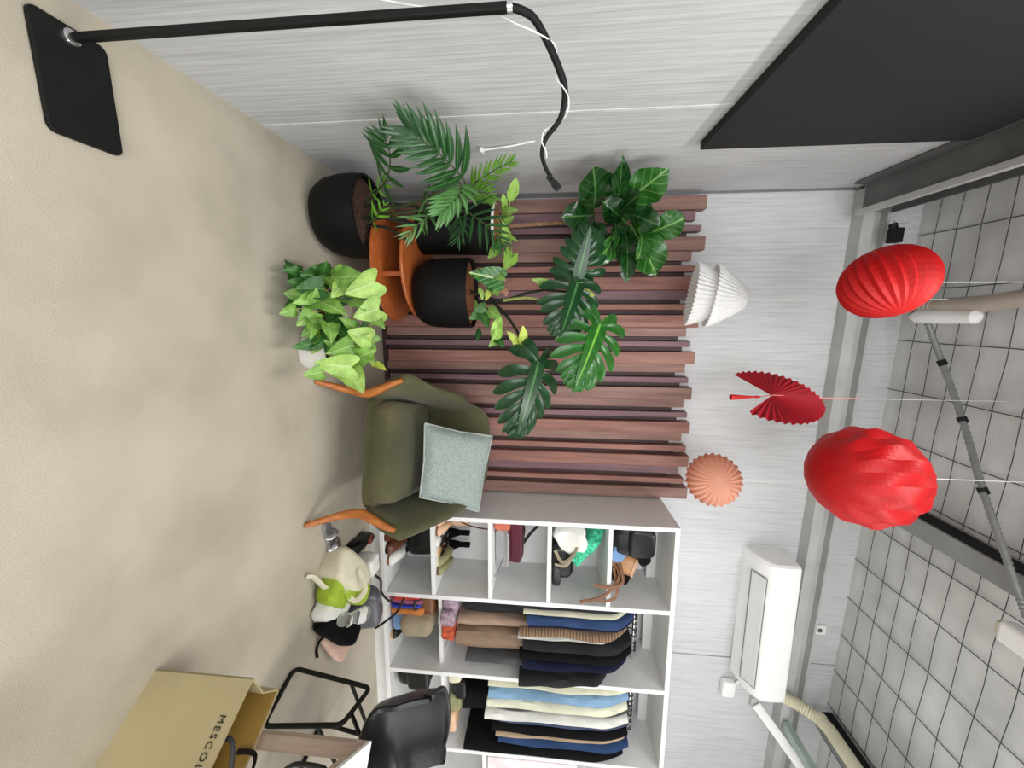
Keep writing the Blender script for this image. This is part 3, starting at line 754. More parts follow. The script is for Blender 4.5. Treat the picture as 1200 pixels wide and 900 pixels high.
for i in range(NS):
    s = i/(NS-1); ib, ot = shell_curves(s)
    out = (ot-ib); out.z = 0; out.normalize()
    th = .045
    v = ot-ib; n_ = Vector((out.x*v.z, out.y*v.z, -(v-Vector((0, 0, v.z))).length)).normalized()
    loop = []
    for t in (0, .2, .4, .6, .8, .95): loop.append(ib+v*t-n_*(.012*sin(pi*t)))
    for a in (30, 90, 150): loop.append(ib+v*.97+n_*(th/2)-n_*(cos(R_(a))*th/2)+v.normalized()*(sin(R_(a))*th*.45))
    for t in (.95, .75, .5, .25, 0): loop.append(ib+v*t+n_*(th+.012*sin(pi*t)))
    rows.append(loop)
# rounded front ends
def endrow(row, dirv, k, f):
    c = sum(row, Vector())/len(row); return [c+(p-c)*f+dirv*k for p in row]
fr_ = Vector((0, -1, 0))
rows = [endrow(rows[0], fr_, .02, .55), endrow(rows[0], fr_, .014, .85)]+rows+[endrow(rows[-1], fr_, .014, .85), endrow(rows[-1], fr_, .02, .55)]
build(MB().grid(rows, cv=True, caps=True), 'backrest_shell', MAT['velvet'], ac, local=True, ang=70)
build(MB().blob((0, .19, .225), (.53, .46, .085), None, .3, .4, nu=40, nv=12), 'seat_base', MAT['velvet'], ac, local=True)
build(MB().blob((0, .155, .305), (.465, .47, .115), Matrix.Rotation(R_(4), 3, 'X'), .3, .42, nu=44, nv=14), 'seat_cushion', MAT['velvet'], ac, local=True)
for sx in (-1, 1):
    p1 = smooth_path([(sx*.305, -.125, .004), (sx*.275, -.06, .12), (sx*.262, -.06, .205), (sx*.272, -.068, .25), (sx*.302, -.075, .32), (sx*.322, -.075, .375)], 6)
    n = len(p1)
    build(MB().tube(p1, [.011+.010*sin(pi*min(1, i/(n-1)*1.05)) for i in range(n)], 10), 'leg', MAT['leg_wood'], ac, local=True)
    p2 = smooth_path([(sx*.27, .52, .004), (sx*.255, .44, .12), (sx*.24, .36, .21)], 6)
    build(MB().tube(p2, [.011+.009*i/len(p2) for i in range(len(p2))], 10), 'leg', MAT['leg_wood'], ac, local=True)
# cushion leaning on the backrest
def pillow(mb, M, w, h, t, n=16, amp=.004):
    for sgn in (1, -1):
        rows = []
        for i in range(n+1):
            row = []
            for j in range(n+1):
                u = -1+2*i/n; v = -1+2*j/n
                e = (1-u**4)*(1-v**4)
                x = u*w/2*(1-.06*(1-v*v)*0-.05*(1-abs(v))*abs(u)); y = v*h/2*(1-.05*(1-abs(u))*abs(v))
                z = sgn*t/2*max(0, e)**.5+amp*noise.noise(Vector((u*2.4, v*2.4, sgn)))*e
                row.append(M @ Vector((x, y, z)))
            rows.append(row)
        mb.grid(rows)
    return mb
A_, B_, C_, D_ = at(494, 495, 1.74), at(572, 510, 1.96), at(556, 597, 1.90), at(488, 580, 1.66)
cen = (A_+B_+C_+D_)/4
pn = (B_-A_).cross(D_-A_).normalized()
if pn.y > 0: pn = -pn
def cush(u, v, z):
    a = (1+u)/2; b = (1+v)/2          # u across the seat, v up the back
    k = 1-.045*(1-v*v)*abs(u)**3*0
    p = (A_*(1-a)+D_*a)*(1-b)+(B_*(1-a)+C_*a)*b
    q = cen+(p-cen)*(1-.05*((1-abs(u))*abs(v)**3+(1-abs(v))*abs(u)**3))
    return q+pn*(z+.045)
cu = thing('throw_cushion', 'square grey woven cushion leaning on the olive armchair back', 'cushion', cen)
q = MB()
for sgn in (1, -1):
    rows = []
    for i in range(19):
        row = []
        for j in range(19):
            u = -1+i/9; v = -1+j/9; e = (1-u**4)*(1-v**4)
            row.append(cush(u, v, sgn*.05*max(0, e)**.5+.005*noise.noise(Vector((u*2.4, v*2.4, sgn)))*e))
        rows.append(row)
    q.grid(rows)
build(q, 'cover', MAT['cushion_grey'], cu)
hp = []
for (a, b) in (((-1, -1), (1, -1)), ((1, -1), (1, 1)), ((1, 1), (-1, 1)), ((-1, 1), (-1, -1))):
    for i in range(8):
        t = i/8; hp.append(cush(a[0]+(b[0]-a[0])*t, a[1]+(b[1]-a[1])*t, 0))
hp.append(hp[0])
build(MB().tube(hp, .0045, 6), 'piping', MAT['piping'], cu)

# ------------------------------------------------------------------ hanging paper decorations
def string(parent, a, b, m='string_white', r=.0016, name='string'):
    a, b = Vector(a), Vector(b)
    build(MB().tube([a, (a+b)/2+Vector((.001, 0, 0)), b], r, 6), name, MAT[m], parent)
def pleat_ball(c, rx, ra, axis, N, depth, mname, parent, name, fin=None):
    """spheroid with meridian pleats, poles on the axis"""
    M = frame((axis), (0, 0, 1)) ; rows = []
    nv = 18
    for i in range(nv+1):
        ph = -pi/2+pi*i/nv
        row = []
        for j in range(N*2):
            th = pi*j/N
            k = 1-(depth if j % 2 else 0)*(1 if .02 < i/nv < .98 else .2)
            r = rx*cos(ph)*k+.003
            row.append(c+M @ Vector((r*cos(th), ra*sin(ph), r*sin(th))))
        rows.append(row)
    return build(MB().grid(rows, cv=True, caps=True), name, MAT[mname], parent, smooth=False)
# red accordion ball
Y1 = 1.5; c = at(1039, 331, Y1)
t1 = thing('red_paper_lantern', 'red accordion pleated paper ball hanging highest on the left', 'paper lantern', c, group='hanging paper decorations')
pleat_ball(c, .136, .122, Vector((.86, -.50, .10)), 26, .09, 'red_paper', t1, 'pleated_ball')
string(t1, c+Vector((0, 0, .14)), Vector((c.x, c.y, ZC)))
# honeycomb ball
Y2 = 1.45; c = at(1013, 558, Y2)
t2 = thing('honeycomb_ball', 'large red tissue honeycomb ball hanging beside the roof joist', 'paper lantern', c, group='hanging paper decorations')
N = 12; rows = []; nb = 6; nv = nb*6
for i in range(nv+1):
    ph = -pi/2+pi*i/nv; w = .5+.5*cos(pi*(i/6))       # swaps between neighbouring cells from band to band
    row = []
    for j in range(N*8):
        th = 2*pi*j/(N*8); a = abs(((N*th/(2*pi)) % 1)*2-1)*2-1; k = a*(2*w-1)
        r = .180*cos(ph)*(1+.06*k*min(1, (i/(nv*.45))**1.5, (nv-i)/2))+.002
        row.append(c+Vector((r*cos(th+.3), r*sin(th+.3), .183*sin(ph))))
    rows.append(row)
build(MB().grid(rows, cv=True, caps=True), 'tissue_ball', MAT['red_tissue'], t2, smooth=False)
string(t2, c+Vector((0, 0, .18)), Vector((c.x, c.y, ZC)))
# fan
Y3 = 1.72; c = at(905, 463, Y3)
t3 = thing('paper_fan', 'red folded paper fan with a tassel hanging before the concrete wall', 'paper fan', c, group='hanging paper decorations')
q = MB(); n = 60
Mfan = Matrix.Rotation(R_(-66), 3, 'Z')
angs = [R_(-50+ 262*i/n) for i in range(n+1)]
rows = []
for i, a in enumerate(angs):
    zf = .006*(1 if i % 2 else -1)
    Rr = .192
    row = []
    for t in (.03, .35, .7, 1.0):
        row.append(c+Mfan @ Vector((Rr*t*cos(a), zf*t, Rr*t*sin(a))))
    rows.append(row)
q.grid(rows)
q2 = MB(); q2.grid([[p+Mfan @ Vector((0, .003, 0)) for p in r_] for r_ in rows]); q.v += []; q.add(q2.v, q2.f)
build(q, 'fan_blade', MAT['red_fan'], t3, smooth=False)
string(t3, c, at(962, 466, Y3), 'string_pink', .0025, 'cord')
string(t3, at(957, 466, Y3), at(1008, 467, Y3), 'string_pink', .0022, 'cord')
string(t3, at(1008, 467, Y3), Vector((at(1008, 467, Y3).x, Y3, ZC)), 'string_white', .0009, 'thread')
q = MB(); ta = at(890, 465, Y3); tbm = at(856, 465.5, Y3)
q.tube([c, ta], .0016, 6); q.tube([ta, ta.lerp(tbm, .12), ta.lerp(tbm, .2), ta.lerp(tbm, .8), tbm], [.005, .006, .004, .011, .013], 12)
build(q, 'tassel', MAT['red_paper'], t3)
# white bell
Y4 = 1.92
t4 = thing('white_paper_bell', 'white pleated paper bell hanging before the slat panel top', 'paper lantern', at(872, 352, Y4), group='hanging paper decorations')
apx = at(873, 351, Y4); foot_ = at(824, 353, Y4)
axis = (apx-foot_).normalized()
axis = (axis+Vector((.16, -.22, 0))).normalized()
Mx = frame(axis, (0, -1, 0))
def skirt(r0, y0, r1, y1, N, amp, off=0):
    rows = []
    for i in range(9):
        t = i/8; row = []
        for j in range(N*2):
            th = pi*j/N; r = (r0+(r1-r0)*t**.85)*(1+(amp if j % 2 else -amp)*(.3+.7*t))
            yy = y0+(y1-y0)*t-(.008 if (j % 2 and i == 8) else 0)-.016*cos(th*1)*t*off
            row.append(apx+Mx @ Vector((r*cos(th), yy, r*sin(th))))
        rows.append(row)
    return MB().grid(rows, cv=True)
hgt = (at(873, 351, Y4)-at(812, 353, Y4)).length
o_ = build(skirt(.046, 0, .150, -hgt*.62, 44, .03), 'outer_skirt', MAT['white_paper'], t4, smooth=False)
build(skirt(.06, -hgt*.2, .150, -hgt*.98, 44, .03), 'inner_skirt', MAT['white_paper'], t4, smooth=False)
q = MB().lathe([(.001, .004), (.047, 0)], 30, apx, Mx @ Matrix.Rotation(-pi/2, 3, 'X')); build(q, 'cap', MAT['white_paper'], t4)
string(t4, apx, Vector((apx.x, apx.y, ZC)))
# peach ball
Y5 = 1.9; c = at(836, 562, Y5)
t5 = thing('peach_pleated_ball', 'small peach coloured pleated paper ball near the shelf top', 'paper lantern', c, group='hanging paper decorations')
pleat_ball(c, .134, .10, (EYE-c).normalized()+Vector((.12, 0, .25)), 26, .09, 'peach_paper', t5, 'pleated_ball')
string(t5, c+Vector((0, 0, .12)), Vector((c.x, c.y, c.z+.30))); string(t5, Vector((c.x, c.y, c.z+.30)), Vector((c.x, c.y, ZC)), 'string_white', .0007, 'thread')

# ------------------------------------------------------------------ air conditioner
au = thing('air_conditioner', 'white wall mounted split air conditioner under the steel beam', 'air conditioner', (1.93, 2.2, 2.28), R_(-2.0))
prof = [(.07, 0), (-.05, .02), (-.115, .052), (-.142, .085), (-.148, .12), (-.145, .20), (-.12, .228), (.07, .232)]
prof = smooth2(prof, 3)
q = MB()
x0, x1 = -.475, .448
secs = []
for xx, f in ((x0, .93), (x0+.012, .99), (x0+.03, 1), (x1-.03, 1), (x1-.012, .99), (x1, .93)):
    secs.append([Vector((xx, .07+(y_-.07)*f, .115+(z_-.115)*f)) for y_, z_ in prof])
q.grid(secs, cv=True, caps=True)
build(q, 'body', MAT['white_plastic'], au, local=True, ang=35)
q = MB().box((.0, -.083, .028), (.74, .085, .008), Matrix.Rotation(R_(-28), 3, 'X')); build(q, 'louver', mat('plastic_grey', '#d8d9d8', .4, var=.03), au, local=True, smooth=False, bevel=.003)
q = MB()
for (a, b) in (((-.376, -.125, .05), (.376, -.125, .05)), ((-.376, -.035, .006), (.376, -.035, .006)), ((-.376, -.125, .05), (-.376, -.035, .006)), ((.376, -.125, .05), (.376, -.035, .006))): q.tube([a, b], .0022, 6)
build(q, 'louver_gap', MAT['steel_dark'], au, local=True)
q = MB().box((.0, .072, .115), (.9, .012, .2)); build(q, 'mounting_plate', MAT['steel_light'], au, local=True, smooth=False)
def ribbed(pts, r, n=12, step=.012, amp=.1, kk=16):
    P = smooth_path(pts, kk); return MB().tube(P, [r*(1+(amp if i % 2 else -amp)) for i in range(len(P))], n)
ho = thing('refrigerant_conduit', 'cream ribbed conduit running from the air conditioner along the ceiling edge', 'conduit', (2.42, 2.12, 2.46))
build(ribbed([(2.37, 2.15, 2.47), (2.43, 2.15, 2.55), (2.46, 2.12, 2.65), (2.46, 2.04, 2.72)], .035, 14, kk=14, amp=.06), 'flexible_elbow', MAT['cream_hose'], ho)
build(MB().tube([(2.46, 2.06, 2.715), (2.458, 1.98, 2.735), (2.455, 1.5, 2.735), (2.45, -.5, 2.735)], .037, 16), 'straight_duct', MAT['cream_hose'], ho)
build(MB().tube([(2.46, 2.055, 2.718), (2.458, 2.03, 2.725)], .041, 16), 'coupling', MAT['cream_hose'], ho)
o = thing('junction_box', 'small white rounded wall box below the air conditioner', 'wall box', (2.5, 2.26, 2.27))
build(MB().blob((2.508, 2.245, 2.275), (.12, .05, .085), None, .25, .3, nu=32, nv=12), 'cover', MAT['white_plastic'], o)
build(MB().span((2.455, 2.262, 2.235), (2.56, 2.269, 2.315)), 'back_plate', MAT['steel_light'], o, smooth=False)
build(MB().tube([(2.5, 2.255, 2.31), (2.47, 2.255, 2.34), (2.44, 2.25, 2.36)], .008, 8), 'cable', MAT['white_plastic'], o)
o = thing('wall_plate', 'small square plate on the wall strip above the steel beam', 'wall plate', at(961, 738, 2.262))
build(MB().box(at(961, 738, 2.262), (.065, .012, .065)), 'plate', MAT['white_plastic'], o, smooth=False, bevel=.003)
build(MB().box(at(961, 739, 2.252), (.02, .01, .02)), 'screw', MAT['steel_dark'], o, smooth=False)
o = thing('diagonal_brace', 'pale flat brace slanting off the back wall right of the air conditioner', 'brace', at(893, 832, 2.22))
pa, pb = at(886, 826, 2.23), at(944, 906, 2.05)
build(MB().tube([pa, pb], .030, 10, flat=(0, 1, 0)), 'bar', MAT['white_plastic'], o)
build(MB().box(pa+Vector((0, .025, 0)), (.07, .03, .05)), 'foot_plate', MAT['steel_light'], o, smooth=False, bevel=.003)
# left ceiling pipe with its white end fitting, and grey flexible conduit
o = thing('ceiling_pipe', 'taupe pipe running along the ceiling behind the red accordion ball', 'pipe', (-.03, 1.9, 2.85))
build(MB().tube([(-.028, 2.0, 2.84), (-.035, 1.8, 2.84), (-.075, 1.5, 2.84), (-.08, -.5, 2.84)], .036, 16), 'straight_pipe', MAT['taupe_hose'], o)
build(ribbed([(-.028, 2.09, 2.80), (-.026, 2.06, 2.83), (-.028, 1.99, 2.84)], .038, 14, kk=8, amp=.05), 'ribbed_end', MAT['taupe_hose'], o)
q = MB().tube([(.022, 2.06, 2.80), (.02, 2.03, 2.81), (.018, 1.93, 2.83), (.018, 1.80, 2.83), (.018, 1.785, 2.83)], [.012, .034, .034, .03, .012], 16); build(q, 'end_fitting', MAT['white_plastic'], o)
o = thing('flexible_conduit', 'grey corrugated conduit slung diagonally across the ceiling', 'conduit', at(1086, 374, 2.0))
cp = [at(1084, 370, 2.03), at(1104, 425, 1.95), at(1128, 492, 1.80), at(1152, 575, 1.62), at(1178, 650, 1.48), at(1204, 725, 1.36)]
build(ribbed(cp, .0125, 10, kk=26, amp=.13), 'corrugated_tube', MAT['hose_grey'], o)
for i in (1, 2, 3):
    build(MB().tube([cp[i]-Vector((.012, -.005, .004)), cp[i]+Vector((.012, -.005, .004))], .0165, 12), 'clip', MAT['black_metal'], o)
o = thing('beam_clamp', 'dark steel beam clamp above the red accordion ball', 'clamp', at(1048, 274, 2.15))
q = MB().box(at(1049, 276, 2.12), (.07, .04, .05)); q.tube([at(1046, 262, 2.12), at(1052, 284, 2.12)], .018, 10); build(q, 'jaw', MAT['black_metal'], o, smooth=False, bevel=.004)
build(MB().box(at(1057, 260, 2.12), (.012, .012, .07)), 'stub_rod', MAT['steel_light'], o, smooth=False)
o = thing('batten_light', 'white batten light fitting hung under the ceiling on the right', 'light', (1.2, 1.4, 2.78))
q = MB(); q.span((1.15, .2, 2.74), (1.235, 1.40, 2.80)); build(q, 'housing', MAT['white_plastic'], o, smooth=False, bevel=.012)
build(MB().span((1.165, 1.40, 2.75), (1.22, 1.415, 2.79)), 'end_cap', MAT['cream_hose'], o, smooth=False, bevel=.006)
build(MB().span((1.17, .6, 2.80), (1.21, .64, 2.93)), 'hanger', MAT['steel_light'], o, smooth=False)

# ------------------------------------------------------------------ shelving unit
SR = R_(-2.9)
SO = Vector((1.115, 1.865, 0))
SAX = Vector((cos(SR), sin(SR), 0)); SAY = Vector((-sin(SR), cos(SR), 0))
def sh(lx, ly, z): return SO+SAX*lx+SAY*ly+Vector((0, 0, z))
SM = Matrix.Rotation(SR, 3, 'Z')
su = thing('shelving_unit', 'open white wardrobe shelving unit full of bags, shoes and clothes', 'shelf', SO, SR)
TK = .026; DP = .375; TOP = 1.725; BZ = .075
CX = [0, .483, .978, 1.50, 2.0]
def sbox(a, b, name, m='white_board', bev=.002):
    build(MB().span(a, b), name, MAT[m], su, local=True, smooth=False, bevel=bev, seg=1)
for i, cx in enumerate(CX):
    sbox((cx, 0, 0 if i in (0, 4) else BZ), (cx+TK, DP, TOP), 'side_panel' if i in (0, 4) else 'divider')
sbox((TK, .001, TOP-TK), (2.0, DP, TOP-.0005), 'top_board')
sbox((TK, .001, BZ), (2.0, DP, BZ+TK), 'bottom_board')
sbox((TK, .035, 0), (2.0, .055, BZ), 'plinth')
sbox((TK, DP-.012, BZ), (2.0, DP-.001, TOP-TK), 'back_panel')
ROW = [.384, .712, 1.04, 1.367]
for z in ROW: sbox((TK, .002, z-.012), (CX[1], DP-.012, z+.012), 'shelf_board')
sbox((CX[1]+TK, .06, .392), (CX[2], DP-.012, .415), 'shelf_board'); sbox((CX[2]+TK, .002, .415), (CX[3], DP-.012, .439), 'shelf_board')
for j in range(3): sbox((CX[j]+TK, DP-.09, TOP-TK-.055), (CX[j+1], DP-.07, TOP-TK), 'cleat')
for j, zr in ((1, 1.565), (2, 1.565)):
    build(MB().tube([(CX[j]+TK, .20, zr), (CX[j+1], .20, zr)], .011, 14), 'rail', MAT['chrome'], su, local=True)

# garments on the rails
def garment(name, label, cat, u0, u1, z0, z1, col, ly0=.02, dep=.30, seed=0, lean=0, slope=.10, pat=None, group=None, rail=1.565, zhook=True, slab=None):
    """folded cloth hanging edge-on: u0..u1 along the rail"""
    w = u1-u0; cx = (u0+u1)/2
    o = thing(name, label, cat, sh(cx, .2, z0), 0, group)
    q = MB(); rows = []; n = 22
    for i in range(n+1):
        t = i/n; z = z0+(z1-z0)*t
        top = max(0, (t-.80)/.20)
        y0 = ly0+slope*top**1.6+.006*noise.noise(Vector((seed, t*4, 1)))
        y1 = ly0+dep-slope*.8*top**1.6
        ww = w*(1-.45*top)*(.94+.38*noise.noise(Vector((seed*2.3, t*3.6, 7)))) 
        cxx = cx+lean*(1-t)+.018*noise.noise(Vector((seed*1.3, t*2.8, 3)))*(1-t*.6)
        row = []
        for (a, b) in ((-.5, .10), (-.42, .0), (0, -.02), (.42, .0), (.5, .10), (.5, .4), (.48, .7), (.5, 1), (-.5, 1), (-.47, .7), (-.5, .4)):
            yy = y0+(y1-y0)*max(0, b)+(-.012 if b < 0 else 0)
            row.append(sh(cxx+a*ww+.003*noise.noise(Vector((a*5+seed, t*5, b*3))), yy, z))
        rows.append(row)
    q.grid(rows, cv=True, caps=True)
    build(q, 'cloth', MAT[col], o, ang=55)
    hk = MB(); a = sh(cx, .2, z1-.01)
    hk.tube(smooth_path([a, sh(cx, .2, rail-.015), sh(cx, .183, rail+.004), sh(cx, .2, rail+.017), sh(cx, .214, rail+.006)], 5), .0032, 7)
    hk.tube([sh(cx, ly0+slope*.9, z1-.012), a, sh(cx, ly0+dep-slope*.75, z1-.012)], .004, 7)
    build(hk, 'hanger', MAT['black_metal'], o)
    return o
def cloth(n, c, var=.18): return mat(n, c, .92, var=var, scale=18, bump=.3, bscale=40, stretch=(1, 1, .35), spec=.12)
for n_, c_ in (('c_char', '#2c2c2e'), ('c_black', '#161617'), ('c_navy', '#20243a'), ('c_blue', '#33456b'), ('c_lightblue', '#7c9cb8'), ('c_cream', '#d9d7bf'), ('c_white', '#dcdcd8'), ('c_brown', '#7a6353'),
               ('c_tan', '#9c8473'), ('c_taupe', '#85705f'), ('c_grey', '#59595b'), ('c_green', '#6f8a76'), ('c_slate', '#4b5470'), ('c_sand', '#c7ac90'), ('c_jean', '#2f456a')): cloth(n_, c_)
# plaid
m_, nt_, b_ = base_mat('c_plaid')
tc = nt_.nodes.new('ShaderNodeTexCoord'); ck = nt_.nodes.new('ShaderNodeTexWave'); ck.inputs['Scale'].default_value = 14; ck.bands_direction = 'Z'
rp = nt_.nodes.new('ShaderNodeValToRGB'); rp.color_ramp.elements[0].color = lin('#6a5142'); rp.color_ramp.elements[1].color = lin('#a08468')
nt_.links.new(tc.outputs['Object'], ck.inputs['Vector']); nt_.links.new(ck.outputs['Fac'], rp.inputs['Fac']); nt_.links.new(rp.outputs['Color'], b_.inputs['Base Color']); b_.inputs['Roughness'].default_value = .9; MAT['c_plaid'] = m_
G2 = 'clothes on the middle rail'; G3 = 'clothes on the right rail'
garment('hanging_garment', 'charcoal trousers hanging first from the left on the middle rail', 'clothing', .512, .556, .86, 1.53, 'c_char', .03, seed=1, group=G2)
garment('hanging_garment', 'cream trousers beside the charcoal pair on the middle rail', 'clothing', .560, .588, .90, 1.52, 'c_cream', .03, seed=2, group=G2)
garment('hanging_garment', 'blue denim jeans on the middle rail left of the checked brown trousers', 'clothing', .594, .652, .92, 1.54, 'c_blue', .02, seed=3, group=G2)
garment('hanging_garment', 'dark navy trousers behind the blue jeans on the middle rail', 'clothing', .655, .680, .93, 1.54, 'c_navy', .05, seed=4, group=G2)
garment('hanging_garment', 'brown checked trousers hanging in the middle of the central rail', 'clothing', .676, .716, .88, 1.50, 'c_plaid', .01, seed=5, group=G2)
garment('hanging_garment', 'white shirt tail showing under the brown checked trousers', 'clothing', .722, .742, .87, 1.46, 'c_white', .03, seed=6, group=G2)
garment('hanging_garment', 'dark grey trousers right of the white shirt tail', 'clothing', .746, .792, .90, 1.53, 'c_char', .0, seed=7, lean=.0, group=G2)
garment('hanging_garment', 'black trousers between the dark grey and the navy ones', 'clothing', .796, .836, .88, 1.53, 'c_black', -.01, seed=8, lean=.01, group=G2)
garment('hanging_garment', 'navy trousers second from the right on the middle rail', 'clothing', .840, .880, .90, 1.50, 'c_navy', -.02, seed=9, lean=.02, group=G2)
garment('hanging_garment', 'charcoal trousers spilling over the divider, last on the middle rail', 'clothing', .884, .936, .88, 1.42, 'c_char', -.05, seed=10, lean=.045, slope=.16, group=G2)
garment('hanging_coat', 'long black coat at the left behind the charcoal trousers', 'clothing', .518, .560, .56, 1.48, 'c_black', .07, .24, seed=11, group=G2)
garment('hanging_coat', 'long dark grey coat whose hem shows below the blue jeans', 'clothing', .566, .640, .55, 1.48, 'c_char', .09, .22, seed=12, group=G2)
garment('hanging_coat', 'pale tan coat hem hanging beneath the checked trousers', 'clothing', .652, .706, .51, 1.44, 'c_tan', .06, .24, seed=13, group=G2)
garment('hanging_coat', 'wide taupe coat hem hanging lowest in the middle column', 'clothing', .730, .845, .50, 1.44, 'c_taupe', .05, .25, seed=14, group=G2)
garment('hanging_coat', 'grey coat hem beside the divider in the middle column', 'clothing', .866, .905, .56, 1.40, 'c_grey', .02, .25, seed=15, lean=.02, group=G2)
G = [('cream trousers first from the left on the right rail', 1.012, 1.048, .70, 'c_cream', 0), ('light blue jeans on the right rail', 1.052, 1.118, .70, 'c_lightblue', -.01), ('broad cream trousers right of the light blue jeans', 1.122, 1.178, .70, 'c_cream', -.01),
     ('pale grey trousers between two cream pairs on the right rail', 1.182, 1.206, .74, 'c_grey', .02), ('white trousers in the centre of the right rail', 1.208, 1.252, .69, 'c_white', -.015), ('sage green garment on the right rail', 1.256, 1.282, .80, 'c_green', .03),
     ('slate blue garment on the right rail', 1.286, 1.312, .78, 'c_slate', .03), ('black trousers on the right rail beside the slate garment', 1.316, 1.352, .70, 'c_black', .0), ('sandy tan trousers on the right rail', 1.356, 1.378, .76, 'c_sand', .01),
     ('dark denim jeans near the right end of the right rail', 1.382, 1.436, .74, 'c_jean', .0)]
for i, (lb, a, b, z0, cn, l0) in enumerate(G):
    garment('hanging_garment', lb, 'clothing', a, b, z0+.02*sin(i*3), 1.52+.015*cos(i*2), cn, l0, seed=30+i, slope=.05, group=G3)
garment('hanging_coat', 'long black coat last on the right rail against the divider', 'clothing', 1.440, 1.49, .55, 1.50, 'c_black', -.01, seed=50, slope=.06, group=G3)
garment('hanging_coat', 'long black dress hanging low on the right rail', 'clothing', 1.20, 1.34, .52, 1.42, 'c_black', .09, .2, seed=51, group=G3)

# ------------------------------------------------------------------ shoes, bags and scarves
mat('brown_leather', '#5a3423', .35, var=.3, bump=.1); mat('tan_leather', '#b98a63', .45, var=.15, bump=.1); mat('cognac', '#74492a', .4, var=.2)
mat('nude', '#d8b292', .5, var=.08); mat('silver', '#b9b9bc', .25, .8, var=.1); mat('white_cloth', '#e6e5e0', .85, var=.04, bump=.3, bscale=20)
mat('cream_canvas', '#d9d3ba', .9, var=.06, bump=.2, bscale=200); mat('lime', '#9cb730', .7, var=.15, bump=.4, bscale=25); mat('grey_cloth', '#8b8a86', .85, var=.1, bump=.2)
mat('pink_cloth', '#dcb9a8', .85, var=.08, bump=.2, bscale=25); mat('burgundy', '#5a2030', .35, var=.2); mat('denim', '#6f8fb8', .9, var=.15); mat('olive_shoe', '#8b8a63', .6, var=.2)
mat('grey_leather', '#5c5b61', .3, var=.15); mat('mint_scarf', '#3fb58c', .8, var=.55, scale=45); mat('red_cloth', '#c23a2c', .85, var=.2); mat('orange_cloth', '#c67a3c', .85, var=.2)
mat('rust_scarf', '#b5502f', .85, var=.6, scale=40); mat('lilac_scarf', '#a08a98', .85, var=.5, scale=40); mat('maroon_print', '#8b4a66', .85, var=.6, scale=60); mat('royal', '#2b3fae', .8, var=.2)
mat('lining', '#7a3a24', .7); mat('insole_tan', '#c49a6c', .7); mat('terracotta', '#c0674f', .6, var=.1); mat('khaki', '#9d9078', .85, var=.1, bump=.2)

